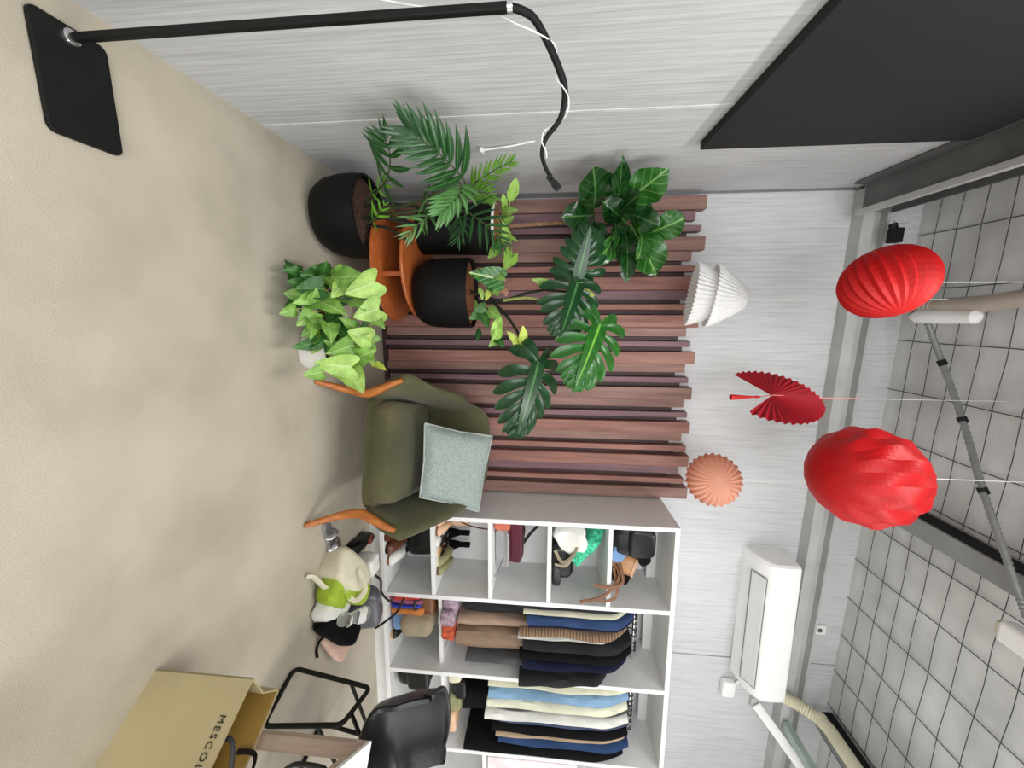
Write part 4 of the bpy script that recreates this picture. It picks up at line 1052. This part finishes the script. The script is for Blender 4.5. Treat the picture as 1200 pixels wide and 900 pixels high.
def shoe(label, loc, yaw, L=.20, style='loafer', up='black_leather', sole='black_metal', ins='lining', pitch=0, group=None, name=None, roll=0):
    o = thing(name or {'loafer': 'loafer', 'sandal': 'sandal', 'sneaker': 'sneaker', 'boot': 'ankle_boot'}[style], label, 'shoe', loc, 0, group)
    M = Matrix.Translation(loc) @ Matrix.Rotation(yaw, 4, 'Z') @ Matrix.Rotation(pitch, 4, 'X') @ Matrix.Rotation(roll, 4, 'Y')
    W = L*.36
    prof = [(0, .30), (.06, .62), (.2, .72), (.42, .66), (.62, .88), (.78, 1.0), (.9, .85), (.97, .5), (1, .18)]
    outl = [(w*W/2, t*L) for t, w in prof]
    outl = smooth2(outl, 3); poly = outl+[(-x_, y_) for x_, y_ in reversed(outl)]
    hl = .03*L/.2
    q = MB(); q.prism(poly, .0, .012*L/.2, M)
    heel = [(x_*.9, y_) for x_, y_ in poly if y_ < .3*L]
    if style in ('loafer', 'boot') and len(heel) > 3: q.prism(heel, -.012*L/.2+.012*L/.2, .02*L/.2, M)
    build(q, 'sole', MAT[sole], o, smooth=False)
    if style == 'sandal':
        build(MB().prism([(x_*.92, y_*.98+.002) for x_, y_ in poly], .012*L/.2, .016*L/.2, M), 'insole', MAT[ins], o, smooth=False)
        for (t, w, hh) in ((.72, .95, .26), (.62, .9, .30), (.30, .7, .42)):
            pts = [M @ Vector((W/2*w*cos(pi*k/10), t*L+.02*L*sin(k), .014*L/.2+hh*W*sin(pi*k/10))) for k in range(11)]
            build(MB().tube(pts, .012*L/.2, 8, flat=(0, 0, 1)), 'strap', MAT[up], o)
        return o
    secs = [(0.02, .6, .36), (.08, .7, .42), (.2, .76, .42), (.36, .74, .36), (.5, .84, .38), (.64, .95, .32), (.78, 1.0, .24), (.9, .86, .17), (.97, .5, .1)]
    if style == 'boot': secs = [(0.02, .6, .6), (.08, .7, .75), (.2, .76, .85), (.36, .76, .8), (.5, .84, .46), (.64, .95, .34), (.78, 1.0, .27), (.9, .86, .2), (.97, .5, .1)]
    rows = []
    for t, w, hh in secs:
        row = []
        for k in range(13):
            a = pi*k/12
            row.append(M @ Vector((W/2*w*cos(a)*(1 if style != 'boot' or t > .45 else 1-.2*sin(a)), t*L, .010*L/.2+hh*L*.8*sin(a)**.75)))
        rows.append(row)
    q = MB().grid(rows)
    q.add([p for p in rows[0]], [tuple(range(13))]); q.add([p for p in rows[-1]], [tuple(range(12, -1, -1))])
    build(q, 'upper', MAT[up], o, ang=70)
    top = .85*.8*L if style == 'boot' else .42*.8*L
    ell = [(W*.27*cos(2*pi*k/16), .22*L+L*.17*sin(2*pi*k/16)) for k in range(16)]
    if style == 'boot':
        rows = [[M @ Vector((x_*(1.05+.1*t), y_, top*(.75+.75*t))) for x_, y_ in ell] for t in (0, .5, 1)]
        build(MB().grid(rows, cv=True), 'shaft', MAT[up], o); top *= 1.48
    q = MB().prism([(x_, y_) for x_, y_ in ell], top-.004, top+.006*L/.2, M); build(q, 'opening', MAT[ins], o, smooth=False)
    if style == 'sneaker':
        q = MB()
        for t in (.48, .55, .62): q.tube([M @ Vector((W*.28*cos(pi*k/6), t*L, .012+.36*L*.82*sin(pi*k/6)**.75)) for k in range(1, 6)], .004, 6)
        build(q, 'laces', MAT['white_cloth'], o)
    return o
def bag(label, c, d, rot, m, straps=(), amp=.05, seed=0, flap=None, name='handbag', e=.45, cat='bag', group=None, strapm=None, sr=.005, flat=True):
    o = thing(name, label, cat, Vector(c)-Vector((0, 0, d[2]/2)), 0, group)
    build(MB().blob(c, d, rot, e, .45, amp, 9, seed, 32, 18), 'body', MAT[m], o)
    if flap:
        M = rot if rot is not None else Matrix.Identity(3)
        build(MB().blob(Vector(c)+M @ Vector((0, -d[1]*.42, d[2]*.18)), (d[0]*.96, d[1]*.3, d[2]*.62), rot, .35, .4, amp*.4, 9, seed+1, 28, 12), 'flap', MAT[flap], o)
    for s_ in straps:
        build(MB().tube(smooth_path(s_, 6), sr, 8, flat=(0, -1, .3) if flat else None), 'strap', MAT[strapm or m], o)
    return o
def RZ(a): return Matrix.Rotation(R_(a), 3, 'Z')
def RX(a): return Matrix.Rotation(R_(a), 3, 'X')
def RY(a): return Matrix.Rotation(R_(a), 3, 'Y')

GS = 'shoes on the lowest shelf'; F1 = BZ+TK+.001
# lowest left compartment
shoe('brown leather loafer standing leftmost on the lowest shelf', sh(.075, .215, F1), SR+pi, .21, 'loafer', 'brown_leather', group=GS)
shoe('brown strappy sandal second from left on the lowest shelf', sh(.155, .215, F1), SR+pi, .21, 'sandal', 'cognac', 'brown_leather', 'brown_leather', group=GS)
shoe('brown leather loafer with tan insole in the middle of the lowest shelf', sh(.235, .22, F1), SR+pi, .21, 'loafer', 'brown_leather', ins='cognac', group=GS)
shoe('white and black sneaker with tan sole at the right of the shelf bottom', sh(.315, .225, F1), SR+pi, .20, 'sneaker', 'white_cloth', 'cognac', 'black_cloth', group=GS)
bag('big black leather bag filling the lowest left compartment above the brown shoes', sh(.19, .235, .27), (.33, .20, .21), RZ(-3), 'black_leather', amp=.07, seed=3, name='tote_bag')
shoe('tall black boot behind the white and black sneaker', sh(.33, .30, F1), SR+pi, .14, 'boot', 'black_leather', group=GS)
# second compartment
F2 = ROW[0]+.013
G2s = 'shoes in the second compartment'
for i, (lb, lx, up, so, ins, st) in enumerate((('nude pump leftmost in the second compartment', .058, 'nude', 'cognac', 'nude', 'loafer'), ('nude pump second in its row beside the black slingback', .118, 'nude', 'cognac', 'insole_tan', 'loafer'),
        ('black and white slingback after the nude pumps', .182, 'black_leather', 'white_cloth', 'white_cloth', 'sandal'), ('black and cream slingback beside the olive shoes', .245, 'black_leather', 'cream_canvas', 'insole_tan', 'sandal'),
        ('olive flat shoe second from right in its row', .305, 'olive_shoe', 'cream_canvas', 'olive_shoe', 'loafer'), ('olive flat shoe rightmost of the second compartment row', .362, 'olive_shoe', 'brown_leather', 'olive_shoe', 'loafer'))):
    shoe(lb, sh(lx, .19, F2), SR+pi, .165, st, up, so, ins, group=G2s)
bag('pale beige round pouch with dark strap at the back of the second compartment', sh(.115, .27, .49), (.14, .09, .13), None, 'nude', [[sh(.06, .20, .50), sh(.09, .17, .47), sh(.12, .16, .53), sh(.13, .14, .60), sh(.135, .13, .69)]], strapm='brown_leather', sr=.004, name='round_pouch', flat=False)
shoe('black platform shoe standing upright, left one behind the slingbacks', sh(.245, .30, F2+.005), SR+pi, .135, 'boot', 'black_cloth', ins='black_cloth', group=G2s)
shoe('black platform shoe standing upright, right one behind the slingbacks', sh(.325, .30, F2+.005), SR+pi, .135, 'boot', 'black_cloth', ins='black_cloth', group=G2s)
# third compartment
F3 = ROW[1]+.013
bag('burgundy box handbag with a black shoulder strap in the third compartment', sh(.215, .17, F3+.085), (.27, .05, .16), RX(12), 'burgundy', [[sh(.09, .18, F3+.14), sh(.07, .2, F3+.22), sh(.1, .22, F3+.28), sh(.2, .22, F3+.2), sh(.3, .2, F3+.13)], [sh(.09, .18, F3+.14), sh(.16, .2, F3+.16), sh(.25, .2, F3+.15)]], amp=.01, seed=2, flap='burgundy', e=.2, strapm='black_leather', sr=.012)
bag('silver grey slim clutch in front of the burgundy handbag', sh(.235, .115, F3+.045), (.24, .035, .085), RX(14), 'silver', amp=.01, seed=5, flap='silver', e=.2, name='clutch', straps=[[sh(.29, .09, F3+.05), sh(.34, .08, F3+.03), sh(.38, .05, F3+.005)]], strapm='grey_leather', sr=.003)
bag('round terracotta purse hanging at the left of the third compartment', sh(.062, .06, F3+.05), (.07, .05, .09), None, 'terracotta', amp=.01, e=1, name='purse')
# fourth compartment
F4 = ROW[2]+.013
bag('crumpled white cotton bag heaped at the left of the fourth compartment', sh(.135, .155, F4+.10), (.15, .22, .18), None, 'white_cloth', amp=.22, seed=11, name='cotton_bag')
bag('black soft bag with grey straps in the fourth compartment', sh(.27, .16, F4+.065), (.2, .2, .125), None, 'black_leather', [[sh(.20, .06, F4+.02), sh(.25, .03, F4+.06), sh(.2, .02, F4+.12), sh(.12, .04, F4+.15)], [sh(.28, .05, F4+.02), sh(.27, .03, F4+.08), sh(.2, .03, F4+.12)]], amp=.08, seed=12, strapm='khaki', sr=.009)
bag('black belt bag end lying in front of the soft black bag', sh(.35, .07, F4+.03), (.12, .04, .05), RZ(-20), 'black_leather', amp=.03, seed=14, name='belt_bag')
bag('mint green printed scarf draped over the heap in the fourth compartment', sh(.185, .12, F4+.2), (.25, .13, .07), RY(38), 'mint_scarf', amp=.25, seed=15, name='scarf', cat='scarf')
bag('brown scarf bunched beside the mint green scarf', sh(.13, .17, F4+.245), (.13, .13, .06), RY(25), 'brown_leather', amp=.1, seed=16, name='scarf', cat='scarf')
# top compartment
F5 = ROW[3]+.013
bag('black leather shoulder bag at the top left of the shelving', sh(.115, .14, F5+.12), (.17, .22, .23), None, 'black_leather', amp=.08, seed=21, flap='black_leather', name='shoulder_bag')
bag('black purse leaning outward at the top left compartment', sh(.19, .09, F5+.165), (.16, .09, .075), RY(-30), 'black_cloth', amp=.06, seed=22, name='purse')
bag('folded pale blue denim pouch below the black shoulder bag', sh(.19, .07, F5+.05), (.13, .05, .085), RY(25), 'denim', amp=.06, seed=23, name='pouch')
bt = thing('bucket_bag', 'open tan leather bucket bag with long straps in the top compartment', 'bag', sh(.265, .12, F5))
Mb_ = RX(28) @ RY(12)
cb_ = sh(.265, .115, F5+.085)
build(MB().lathe([(.001, -.06), (.055, -.06), (.068, -.03), (.07, .03), (.063, .07), (.058, .07), (.062, .03), (.058, -.02), (.001, -.03)], 28, cb_, Mb_), 'body', MAT['tan_leather'], bt)
build(MB().lathe([(.063, .066), (.068, .066), (.068, .076), (.058, .076), (.058, .066)], 28, cb_, Mb_), 'rim', MAT['nude'], bt)
for s_ in ([sh(.26, .06, F5+.03), sh(.31, .02, F5+.045), sh(.37, -.02, F5-.01), sh(.41, -.03, F5-.07), sh(.44, -.03, F5-.17)], [sh(.25, .05, F5+.05), sh(.33, .0, F5+.06), sh(.35, -.02, F5-.02), sh(.33, -.03, F5-.1)], [sh(.28, .05, F5+.02), sh(.39, -.01, F5+.03), sh(.43, -.02, F5-.02), sh(.43, -.02, F5-.08)]):
    build(MB().tube(smooth_path(s_, 6), .009, 8, flat=(0, -1, .3)), 'strap', MAT['cognac'], bt)
bag('black triangular pouch right of the tan bucket bag', sh(.345, .16, F5+.07), (.14, .12, .13), RY(20), 'black_cloth', amp=.1, seed=25, name='pouch')
# middle column low compartments
GT = 'folded textiles in the middle column'
zz = F1
for i, (lb, lx, w, h_, m_) in enumerate((('folded red cloth leftmost at the bottom of the middle column', .535, .03, .20, 'red_cloth'), ('folded maroon printed scarf beside the red cloth', .567, .03, .21, 'maroon_print'), ('folded royal blue cloth beside the maroon print', .594, .02, .2, 'royal'),
        ('orange cloth with loose ends beside the royal blue one', .632, .05, .22, 'orange_cloth'))):
    q = thing('folded_cloth', lb, 'textile', sh(lx, .15, F1), 0, GT)
    build(MB().blob(sh(lx, .15, F1+h_/2), (w*1.05, .24, h_), SM, .35, .3, .06, 9, 60+i, 24, 14), 'cloth', MAT[m_], q)
bag('blue denim slippers bundle at the bottom of the middle column', sh(.70, .10, F1+.055), (.15, .14, .10), RZ(10), 'denim', amp=.12, seed=33, name='denim_bundle', cat='textile')
bag('rust brown basket bag high in the low middle compartment', sh(.60, .12, .325), (.17, .15, .10), None, 'cognac', amp=.05, seed=34, strapm='black_leather', straps=[[sh(.53, .05, .30), sh(.58, .03, .26), sh(.65, .04, .29), sh(.68, .06, .33)]], sr=.01)
bag('khaki rolled jumper lying across the low middle compartment', sh(.70, .10, .27), (.13, .22, .19), RY(4), 'khaki', amp=.07, seed=35, name='rolled_jumper', cat='textile')
shoe('black shoe with gold trim at the bottom of the middle column', sh(.80, .22, F1), SR+pi, .19, 'loafer', 'black_leather', 'insole_tan', 'insole_tan')
bag('black soft bundle at the back of the low middle compartment', sh(.78, .24, .26), (.14, .2, .14), None, 'black_cloth', amp=.08, seed=36, name='bundle', cat='textile')
bag('lilac and cream striped scarf heap left on the middle shelf', sh(.57, .14, .465), (.12, .18, .10), None, 'lilac_scarf', amp=.18, seed=37, name='scarf', cat='scarf')
bag('pale lilac scarf falling over the middle shelf edge', sh(.66, .085, .455), (.11, .13, .09), None, 'lilac_scarf', amp=.16, seed=38, name='scarf', cat='scarf')
bag('rust orange printed scarf right on the middle shelf', sh(.745, .085, .452), (.13, .13, .075), None, 'rust_scarf', amp=.16, seed=39, name='scarf', cat='scarf')
# right column
F6 = .440
bag('folded cream paper parcel at the left of the right column shelf', sh(1.05, .12, F6+.045), (.09, .18, .085), None, 'cream_canvas', amp=.06, seed=41, name='parcel', cat='parcel')
bag('black handbag on the right column shelf beside the cream parcel', sh(1.15, .14, F6+.06), (.14, .16, .115), None, 'black_leather', amp=.08, seed=42, flap='black_leather')
bag('olive green scarf on the right column shelf', sh(1.25, .10, F6+.045), (.12, .12, .085), None, 'olive_shoe', amp=.14, seed=43, name='scarf', cat='scarf')
bag('nude ballet shoes bundle at the right end of the right column shelf', sh(1.36, .09, F6+.03), (.15, .14, .055), None, 'nude', amp=.1, seed=44, name='shoe_bundle', cat='shoe')
bag('black quilted bag hidden low behind the black leather chair', sh(1.08, .14, F1+.12), (.16, .2, .22), None, 'black_leather', amp=.06, seed=45, flap='black_leather')
o = thing('storage_box', 'white and pale pink patterned box in the farthest right compartment', 'box', sh(1.66, .06, .70))
build(MB().box(sh(1.70, .15, .95), (.28, .26, .52), SM), 'carton', mat('pink_pattern', '#e9dcdf', .6, var=.18, scale=9), o, smooth=False, bevel=.004)
build(MB().box(sh(1.70, .15, 1.215), (.29, .27, .03), SM), 'lid', MAT['white_plastic'], o, smooth=False, bevel=.004)
build(MB().span((CX[3]+TK, .002, .66), (CX[4], DP-.012, .685)), 'shelf_board', MAT['white_board'], su, local=True, smooth=False, bevel=.002)

# ------------------------------------------------------------------ things on the carpet by the shelving
shoe('silver metallic sandal lying on the carpet beside the armchair leg', atz(379, 613, .0)+Vector((0, 0, .002)), R_(-76), .20, 'sandal', 'silver', 'silver', 'silver')
shoe('black loafer with brown lining on the carpet near the shelving plinth', atz(425, 626, 0)+Vector((0, 0, .002)), R_(176), .20, 'loafer', 'black_leather', 'black_metal', 'lining')
c = atz(388, 675, .07); 
bag('slumped cream canvas tote on the carpet beside the black loafer', at(402, 672, 1.50), (.25, .15, .17), RZ(25) @ RY(-18), 'cream_canvas', [[at(398, 700, 1.40), at(380, 688, 1.36), at(368, 677, 1.34), at(359, 676, 1.32)], [at(420, 668, 1.48), at(428, 690, 1.45), at(416, 704, 1.43), at(404, 694, 1.42)]], amp=.06, seed=51, name='canvas_tote', sr=.012)
bag('white cotton dust bag behind the cream tote beside the plinth', at(428, 662, 1.66), (.10, .10, .13), None, 'white_cloth', amp=.1, seed=52, name='dust_bag')
bag('lime green pouch lying against the cream tote', at(392, 690, 1.43), (.17, .13, .10), RZ(35), 'lime', amp=.08, seed=53, name='lime_pouch')
bag('lime green cosmetic case behind the lime pouch', at(414, 692, 1.48), (.15, .10, .08), RZ(35) @ RY(-25), 'lime', amp=.05, seed=54, name='cosmetic_case')
bag('crumpled white satin bag right of the lime pouch', at(389, 709, 1.42), (.17, .16, .10), RZ(30), 'white_cloth', amp=.1, seed=55, name='satin_bag')
bag('grey folded cloth under the white sandal', at(388, 725, 1.42), (.13, .14, .07), RZ(30), 'grey_cloth', amp=.08, seed=56, name='folded_cloth', cat='textile')
shoe('white open sandal lying on the heap of bags', at(393, 729, 1.37), R_(-28), .19, 'sandal', 'white_cloth', 'white_cloth', 'grey_cloth', pitch=.42)
bag('long black suede clutch with a wrist strap before the pink cloth', at(396, 736, 1.40), (.24, .10, .09), RZ(28) @ RY(-20), 'black_cloth', [[at(382, 745, 1.36), at(374, 752, 1.34), at(371, 762, 1.33), at(372, 771, 1.33)]], amp=.04, seed=57, name='suede_clutch', sr=.006)
bag('pale pink folded cloth sticking out from under the black clutch', at(396, 747, 1.44), (.20, .14, .035), RZ(18) @ RY(-14), 'pink_cloth', amp=.05, seed=58, name='pink_cloth', cat='textile', e=.3)
bag('glossy grey leather handbag standing against the shelving plinth', at(423, 712, 1.60), (.22, .10, .20), RZ(8) @ RX(-14), 'grey_leather', [[at(436, 672, 1.64), at(446, 680, 1.66), at(447, 694, 1.70), at(456, 704, 1.76), at(461, 700, 1.84)], [at(440, 736, 1.62), at(452, 728, 1.70), at(466, 716, 1.80), at(474, 700, 1.85)]], amp=.03, seed=59, strapm='black_leather', sr=.006, flat=False)

# ------------------------------------------------------------------ shopping bag
sb = thing('shopping_bag', 'tan paper shopping bag with black lettering and ribbon handles on the carpet', 'shopping bag', (.97, .70, 0))
b0 = Vector((.918, .738, 0)); dn = Vector((.52, -.854, 0)).normalized(); dd = Vector((.854, .52, 0)).normalized()
WB, DB, HB = .40, .135, .275
TH = .004
def bp(w, d, z): return b0+dn*w+dd*d+Vector((0, 0, z))
def wallp(p, q_, t):    # double skinned sheet
    return MB().grid(p)
q = MB()
def sheet(mb, a, b, c, d, n):     # quad with thickness
    n = Vector(n)*TH
    P = [a, b, c, d]; mb.add([*P, *[p+n for p in P]], [(0, 1, 2, 3), (7, 6, 5, 4), (0, 4, 5, 1), (1, 5, 6, 2), (2, 6, 7, 3), (3, 7, 4, 0)])
fl = .006
sheet(q, bp(0, 0, 0), bp(WB, 0, 0), bp(WB, -fl, HB), bp(0, -fl, HB), dd)
sheet(q, bp(0, DB, 0), bp(WB, DB, 0), bp(WB, DB+fl, HB), bp(0, DB+fl, HB), -dd)
for w_ in (0, WB):
    s_ = 1 if w_ == 0 else -1; ins = .018*s_
    sheet(q, bp(w_, 0, 0), bp(w_, DB/2, 0), bp(w_+ins, DB/2, HB), bp(w_, -fl, HB), dn*s_)
    sheet(q, bp(w_, DB/2, 0), bp(w_, DB, 0), bp(w_, DB+fl, HB), bp(w_+ins, DB/2, HB), dn*s_)
q.prism([(0, 0), (1, 0), (1, 1), (0, 1)], .001, .004, Matrix(((dn*WB).to_4d()[:3]+(b0.x,), (0, 0, 0, 0), (0, 0, 0, 0), (0, 0, 0, 1))) if False else Matrix(((dn.x*WB, dd.x*DB, 0, b0.x), (dn.y*WB, dd.y*DB, 0, b0.y), (0, 0, 1, 0), (0, 0, 0, 1))))
build(q, 'bag_body', MAT['paper_bag'], sb, smooth=False)
q = MB()
sheet(q, bp(.006, TH+.001, .02), bp(WB-.006, TH+.001, .02), bp(WB-.006, TH-fl+.001, HB-.004), bp(.006, TH-fl+.001, HB-.004), dd*.3)
sheet(q, bp(.006, DB-TH-.001, .02), bp(WB-.006, DB-TH-.001, .02), bp(WB-.006, DB-TH+fl-.001, HB-.004), bp(.006, DB-TH+fl-.001, HB-.004), -dd*.3)
build(q, 'bag_lining', MAT['bag_inside'], sb, smooth=False)
cu_ = bpy.data.curves.new('t', 'FONT'); cu_.body = 'MESCOL'; cu_.size = .0225; cu_.extrude = .0006; cu_.space_character = 1.3
to = bpy.data.objects.new('t', cu_); CL.objects.link(to)
bpy.context.view_layer.update()
tm = bpy.data.meshes.new_from_object(to.evaluated_get(bpy.context.evaluated_depsgraph_get()))
bpy.data.objects.remove(to)
q = MB()
q.add([bp(.074+v.co.x*.93, -.0012-fl*(.238+v.co.y)/HB+(-v.co.z), .238+v.co.y) for v in tm.vertices], [tuple(p.vertices) for p in tm.polygons])
build(q, 'lettering', MAT['ribbon'], sb, smooth=False)
bpy.data.meshes.remove(tm)
for d_, w1, w2, hh in ((TH, .115, .30, .02), (DB-TH, .13, .29, .035)):
    sgn = 1 if d_ < .05 else -1
    pts = smooth_path([bp(w1, d_+.004*sgn, HB-.035), bp(w1+.005, d_+.01*sgn, HB+hh*.6), bp((w1+w2)/2, d_+.045*sgn, HB+hh*1.3), bp(w2, d_+.01*sgn, HB+hh*.5), bp(w2, d_+.004*sgn, HB-.035)], 7)
    build(MB().tube(pts, .0055, 8, flat=dd), 'ribbon_handle', MAT['ribbon'], sb)

# ------------------------------------------------------------------ black shell chair
ch_ = thing('shell_chair', 'black leather shell chair with a thin black tube frame', 'chair', (1.45, 1.08, 0))
fB = atz(345, 783, 0.008); fF = atz(308, 851, .008); sB = atz(434, 806, .34); sF = atz(400, 850, .335)
back_dir = (fB-fF); back_dir.z = 0; back_dir.normalize()
side = Vector((back_dir.y, -back_dir.x, 0))         # towards the chair's far side
WCH = .44
def rounded(pts, r=.03, k=5):
    P = [Vector(p) for p in pts]; out = [P[0]]
    for i in range(1, len(P)-1):
        a = (P[i-1]-P[i]).normalized()*r; b = (P[i+1]-P[i]).normalized()*r
        for j in range(k+1):
            t = j/k; out.append(P[i]+a*(1-t)**2+b*t**2)
    out.append(P[-1]); return out
for off in (0, WCH):
    s_ = side*off
    loop = [sB+s_, fB+s_, fF+s_, sF+s_, sB+s_]
    loop = [sF.lerp(sB, .5)+s_, sB+s_, fB+s_, fF+s_, sF+s_, sF.lerp(sB, .5)+s_]
    build(MB().tube(rounded(loop), .0085, 10), 'leg', MAT['black_metal'], ch_)
for a in (sF.lerp(fF, .30), sB.lerp(fB, .25), sF.lerp(sB, .3)):
    build(MB().tube([a, a+side*WCH], .007, 9), 'crossbar', MAT['black_metal'], ch_)
# shell: profile from seat front up to the back top, swept across with curved sides
so_ = (sF+side*.268); so_.z = .335
prof = [(-.13, .012), (-.09, .034), (0, .016), (.08, .018), (.145, .05), (.18, .12), (.205, .20), (.217, .265), (.22, .285)]
prof = smooth2(prof, 4)
rows = []; rows2 = []
n = len(prof)
for i, (b_, z_) in enumerate(prof):
    t = i/(n-1); row = []
    hw = .262-.02*t
    if t > .93: hw *= .97
    for j in range(17):
        u = -1+2*j/16
        wrap = abs(u)**2.6
        fwd = .11*wrap*min(1, t*1.6); lift = .10*wrap*(1-t)*min(1, .3+t*2.2)
        row.append(so_+back_dir*(b_-fwd)+side*(u*hw)+Vector((0, 0, z_+lift-(.03*abs(u)**5 if t > .9 else 0))))
    rows.append(row)
th = .012
rows_b = []
for i, row in enumerate(rows):
    rb = []
    for j, p in enumerate(row):
        du = row[min(j+1, 16)]-row[max(j-1, 0)]; dv = rows[min(i+1, n-1)][j]-rows[max(i-1, 0)][j]
        nn = du.cross(dv).normalized(); rb.append(p+nn*th)
    rows_b.append(rb)
q = MB().grid(rows); q.grid(rows_b)
q.grid([rows[0], rows_b[0]]); q.grid([rows[-1], rows_b[-1]]); q.grid([[r_[0] for r_ in rows], [r_[0] for r_ in rows_b]]); q.grid([[r_[-1] for r_ in rows], [r_[-1] for r_ in rows_b]])
build(q, 'shell', MAT['black_leather'], ch_, ang=60)
edge = rows[-1]+[r_[-1] for r_ in reversed(rows[:-1])]
edge = [r_[0] for r_ in rows[:-1]]+edge
build(MB().tube(edge, .0075, 8), 'piping', MAT['black_leather'], ch_)

# ------------------------------------------------------------------ white table corner
wt = thing('work_table', 'white topped table with a pale wooden leg at the right edge', 'table', (1.2, .5, 0))
TZ = .545
tc_ = atz(435, 868, TZ)
e1 = (atz(395, 902, TZ)-tc_).normalized(); 
e2 = Vector((-e1.y, e1.x, 0))
if e2.x < 0: e2 = -e2
def tpq(a, b, z): return tc_+e1*a+e2*b+Vector((0, 0, z-TZ))
def slabq(a0, a1, b0_, b1, z0, z1): 
    P = [tpq(a0, b0_, z0), tpq(a1, b0_, z0), tpq(a1, b1, z0), tpq(a0, b1, z0), tpq(a0, b0_, z1), tpq(a1, b0_, z1), tpq(a1, b1, z1), tpq(a0, b1, z1)]
    return MB().add(P, [(0, 3, 2, 1), (4, 5, 6, 7), (0, 1, 5, 4), (1, 2, 6, 5), (2, 3, 7, 6), (3, 0, 4, 7)])
build(slabq(0, .7, 0, .5, TZ-.008, TZ+.002), 'tabletop', MAT['white_plastic'], wt, smooth=False, bevel=.001)
build(slabq(0, .7, 0, .5, TZ-.024, TZ-.0085), 'top_edge', MAT['pale_wood'], wt, smooth=False, bevel=.001)
for a_, b_ in ((.002, -.002), (.65, -.002), (.002, .45), (.65, .45)):
    build(slabq(a_, a_+.032, b_, b_+.036, 0, TZ-.0245), 'leg', MAT['pale_wood'], wt, smooth=False, bevel=.003)
cbx = thing('black_cable', 'black cable coil hanging at the picture edge under the white table', 'cable', atz(412, 900, .2))
build(MB().tube(smooth_path([at(330, 905, 1.0), at(345, 896, 1.0), at(365, 897, 1.0), at(380, 901, 1.0), at(380, 908, 1.0)], 6), .008, 8), 'lead', MAT['ribbon'], cbx)

# ------------------------------------------------------------------ scale to metres
done = set()
for o in list(CL.objects):
    o.location = o.location*S
    if o.type == 'MESH' and o.data.name not in done:
        done.add(o.data.name); o.data.transform(Matrix.Scale(S, 4))

# ------------------------------------------------------------------ camera
cd = bpy.data.cameras.new('camera'); cam = bpy.data.objects.new('camera', cd); CL.objects.link(cam)
cd.sensor_fit = 'HORIZONTAL'; cd.sensor_width = 36; cd.lens = FPX/1200*36; cd.clip_start = .02
Mr = Matrix((CU, -CR, -_f)).transposed().to_4x4()
cam.matrix_world = Matrix.Translation(EYE*S) @ Mr
bpy.context.scene.camera = cam

# ------------------------------------------------------------------ light
w = bpy.data.worlds.new('sky'); bpy.context.scene.world = w; w.use_nodes = True
bg = w.node_tree.nodes['Background']; bg.inputs[0].default_value = (.93, .97, 1.0, 1); bg.inputs[1].default_value = .6
def area(name, loc, target, sx, sy, power, col=(1, 1, 1)):
    l = bpy.data.lights.new(name, 'AREA'); l.shape = 'RECTANGLE'; l.size = sx; l.size_y = sy; l.energy = power; l.color = col
    o = bpy.data.objects.new(name, l); CL.objects.link(o); o.location = loc
    o.rotation_euler = (Vector(target)-Vector(loc)).to_track_quat('-Z', 'Y').to_euler()
    return o
area('window_daylight', (4.5, -.9, 1.9), (0, 1.4, .6), 4.5, 2.4, 72, (1, .985, .96))
area('shopfront_daylight', (.45, -3.2, 2.0), (.7, 2.5, 1.0), 2.5, 2.6, 140, (.97, .985, 1))
for i, x in enumerate((.15, 2.2)):  # added unseen overhead lamps, placed to brighten the shelving's left side
    area('overhead_fill', (x, .2, 3.45), (x, .2, 0), .15, 2.4, 46, (1, 1, .98))

sc = bpy.context.scene
sc.view_settings.view_transform = 'Standard'; sc.view_settings.look = 'None'
sc.view_settings.gamma = 1; sc.view_settings.exposure = -0.05; sc.view_settings.use_curve_mapping = False
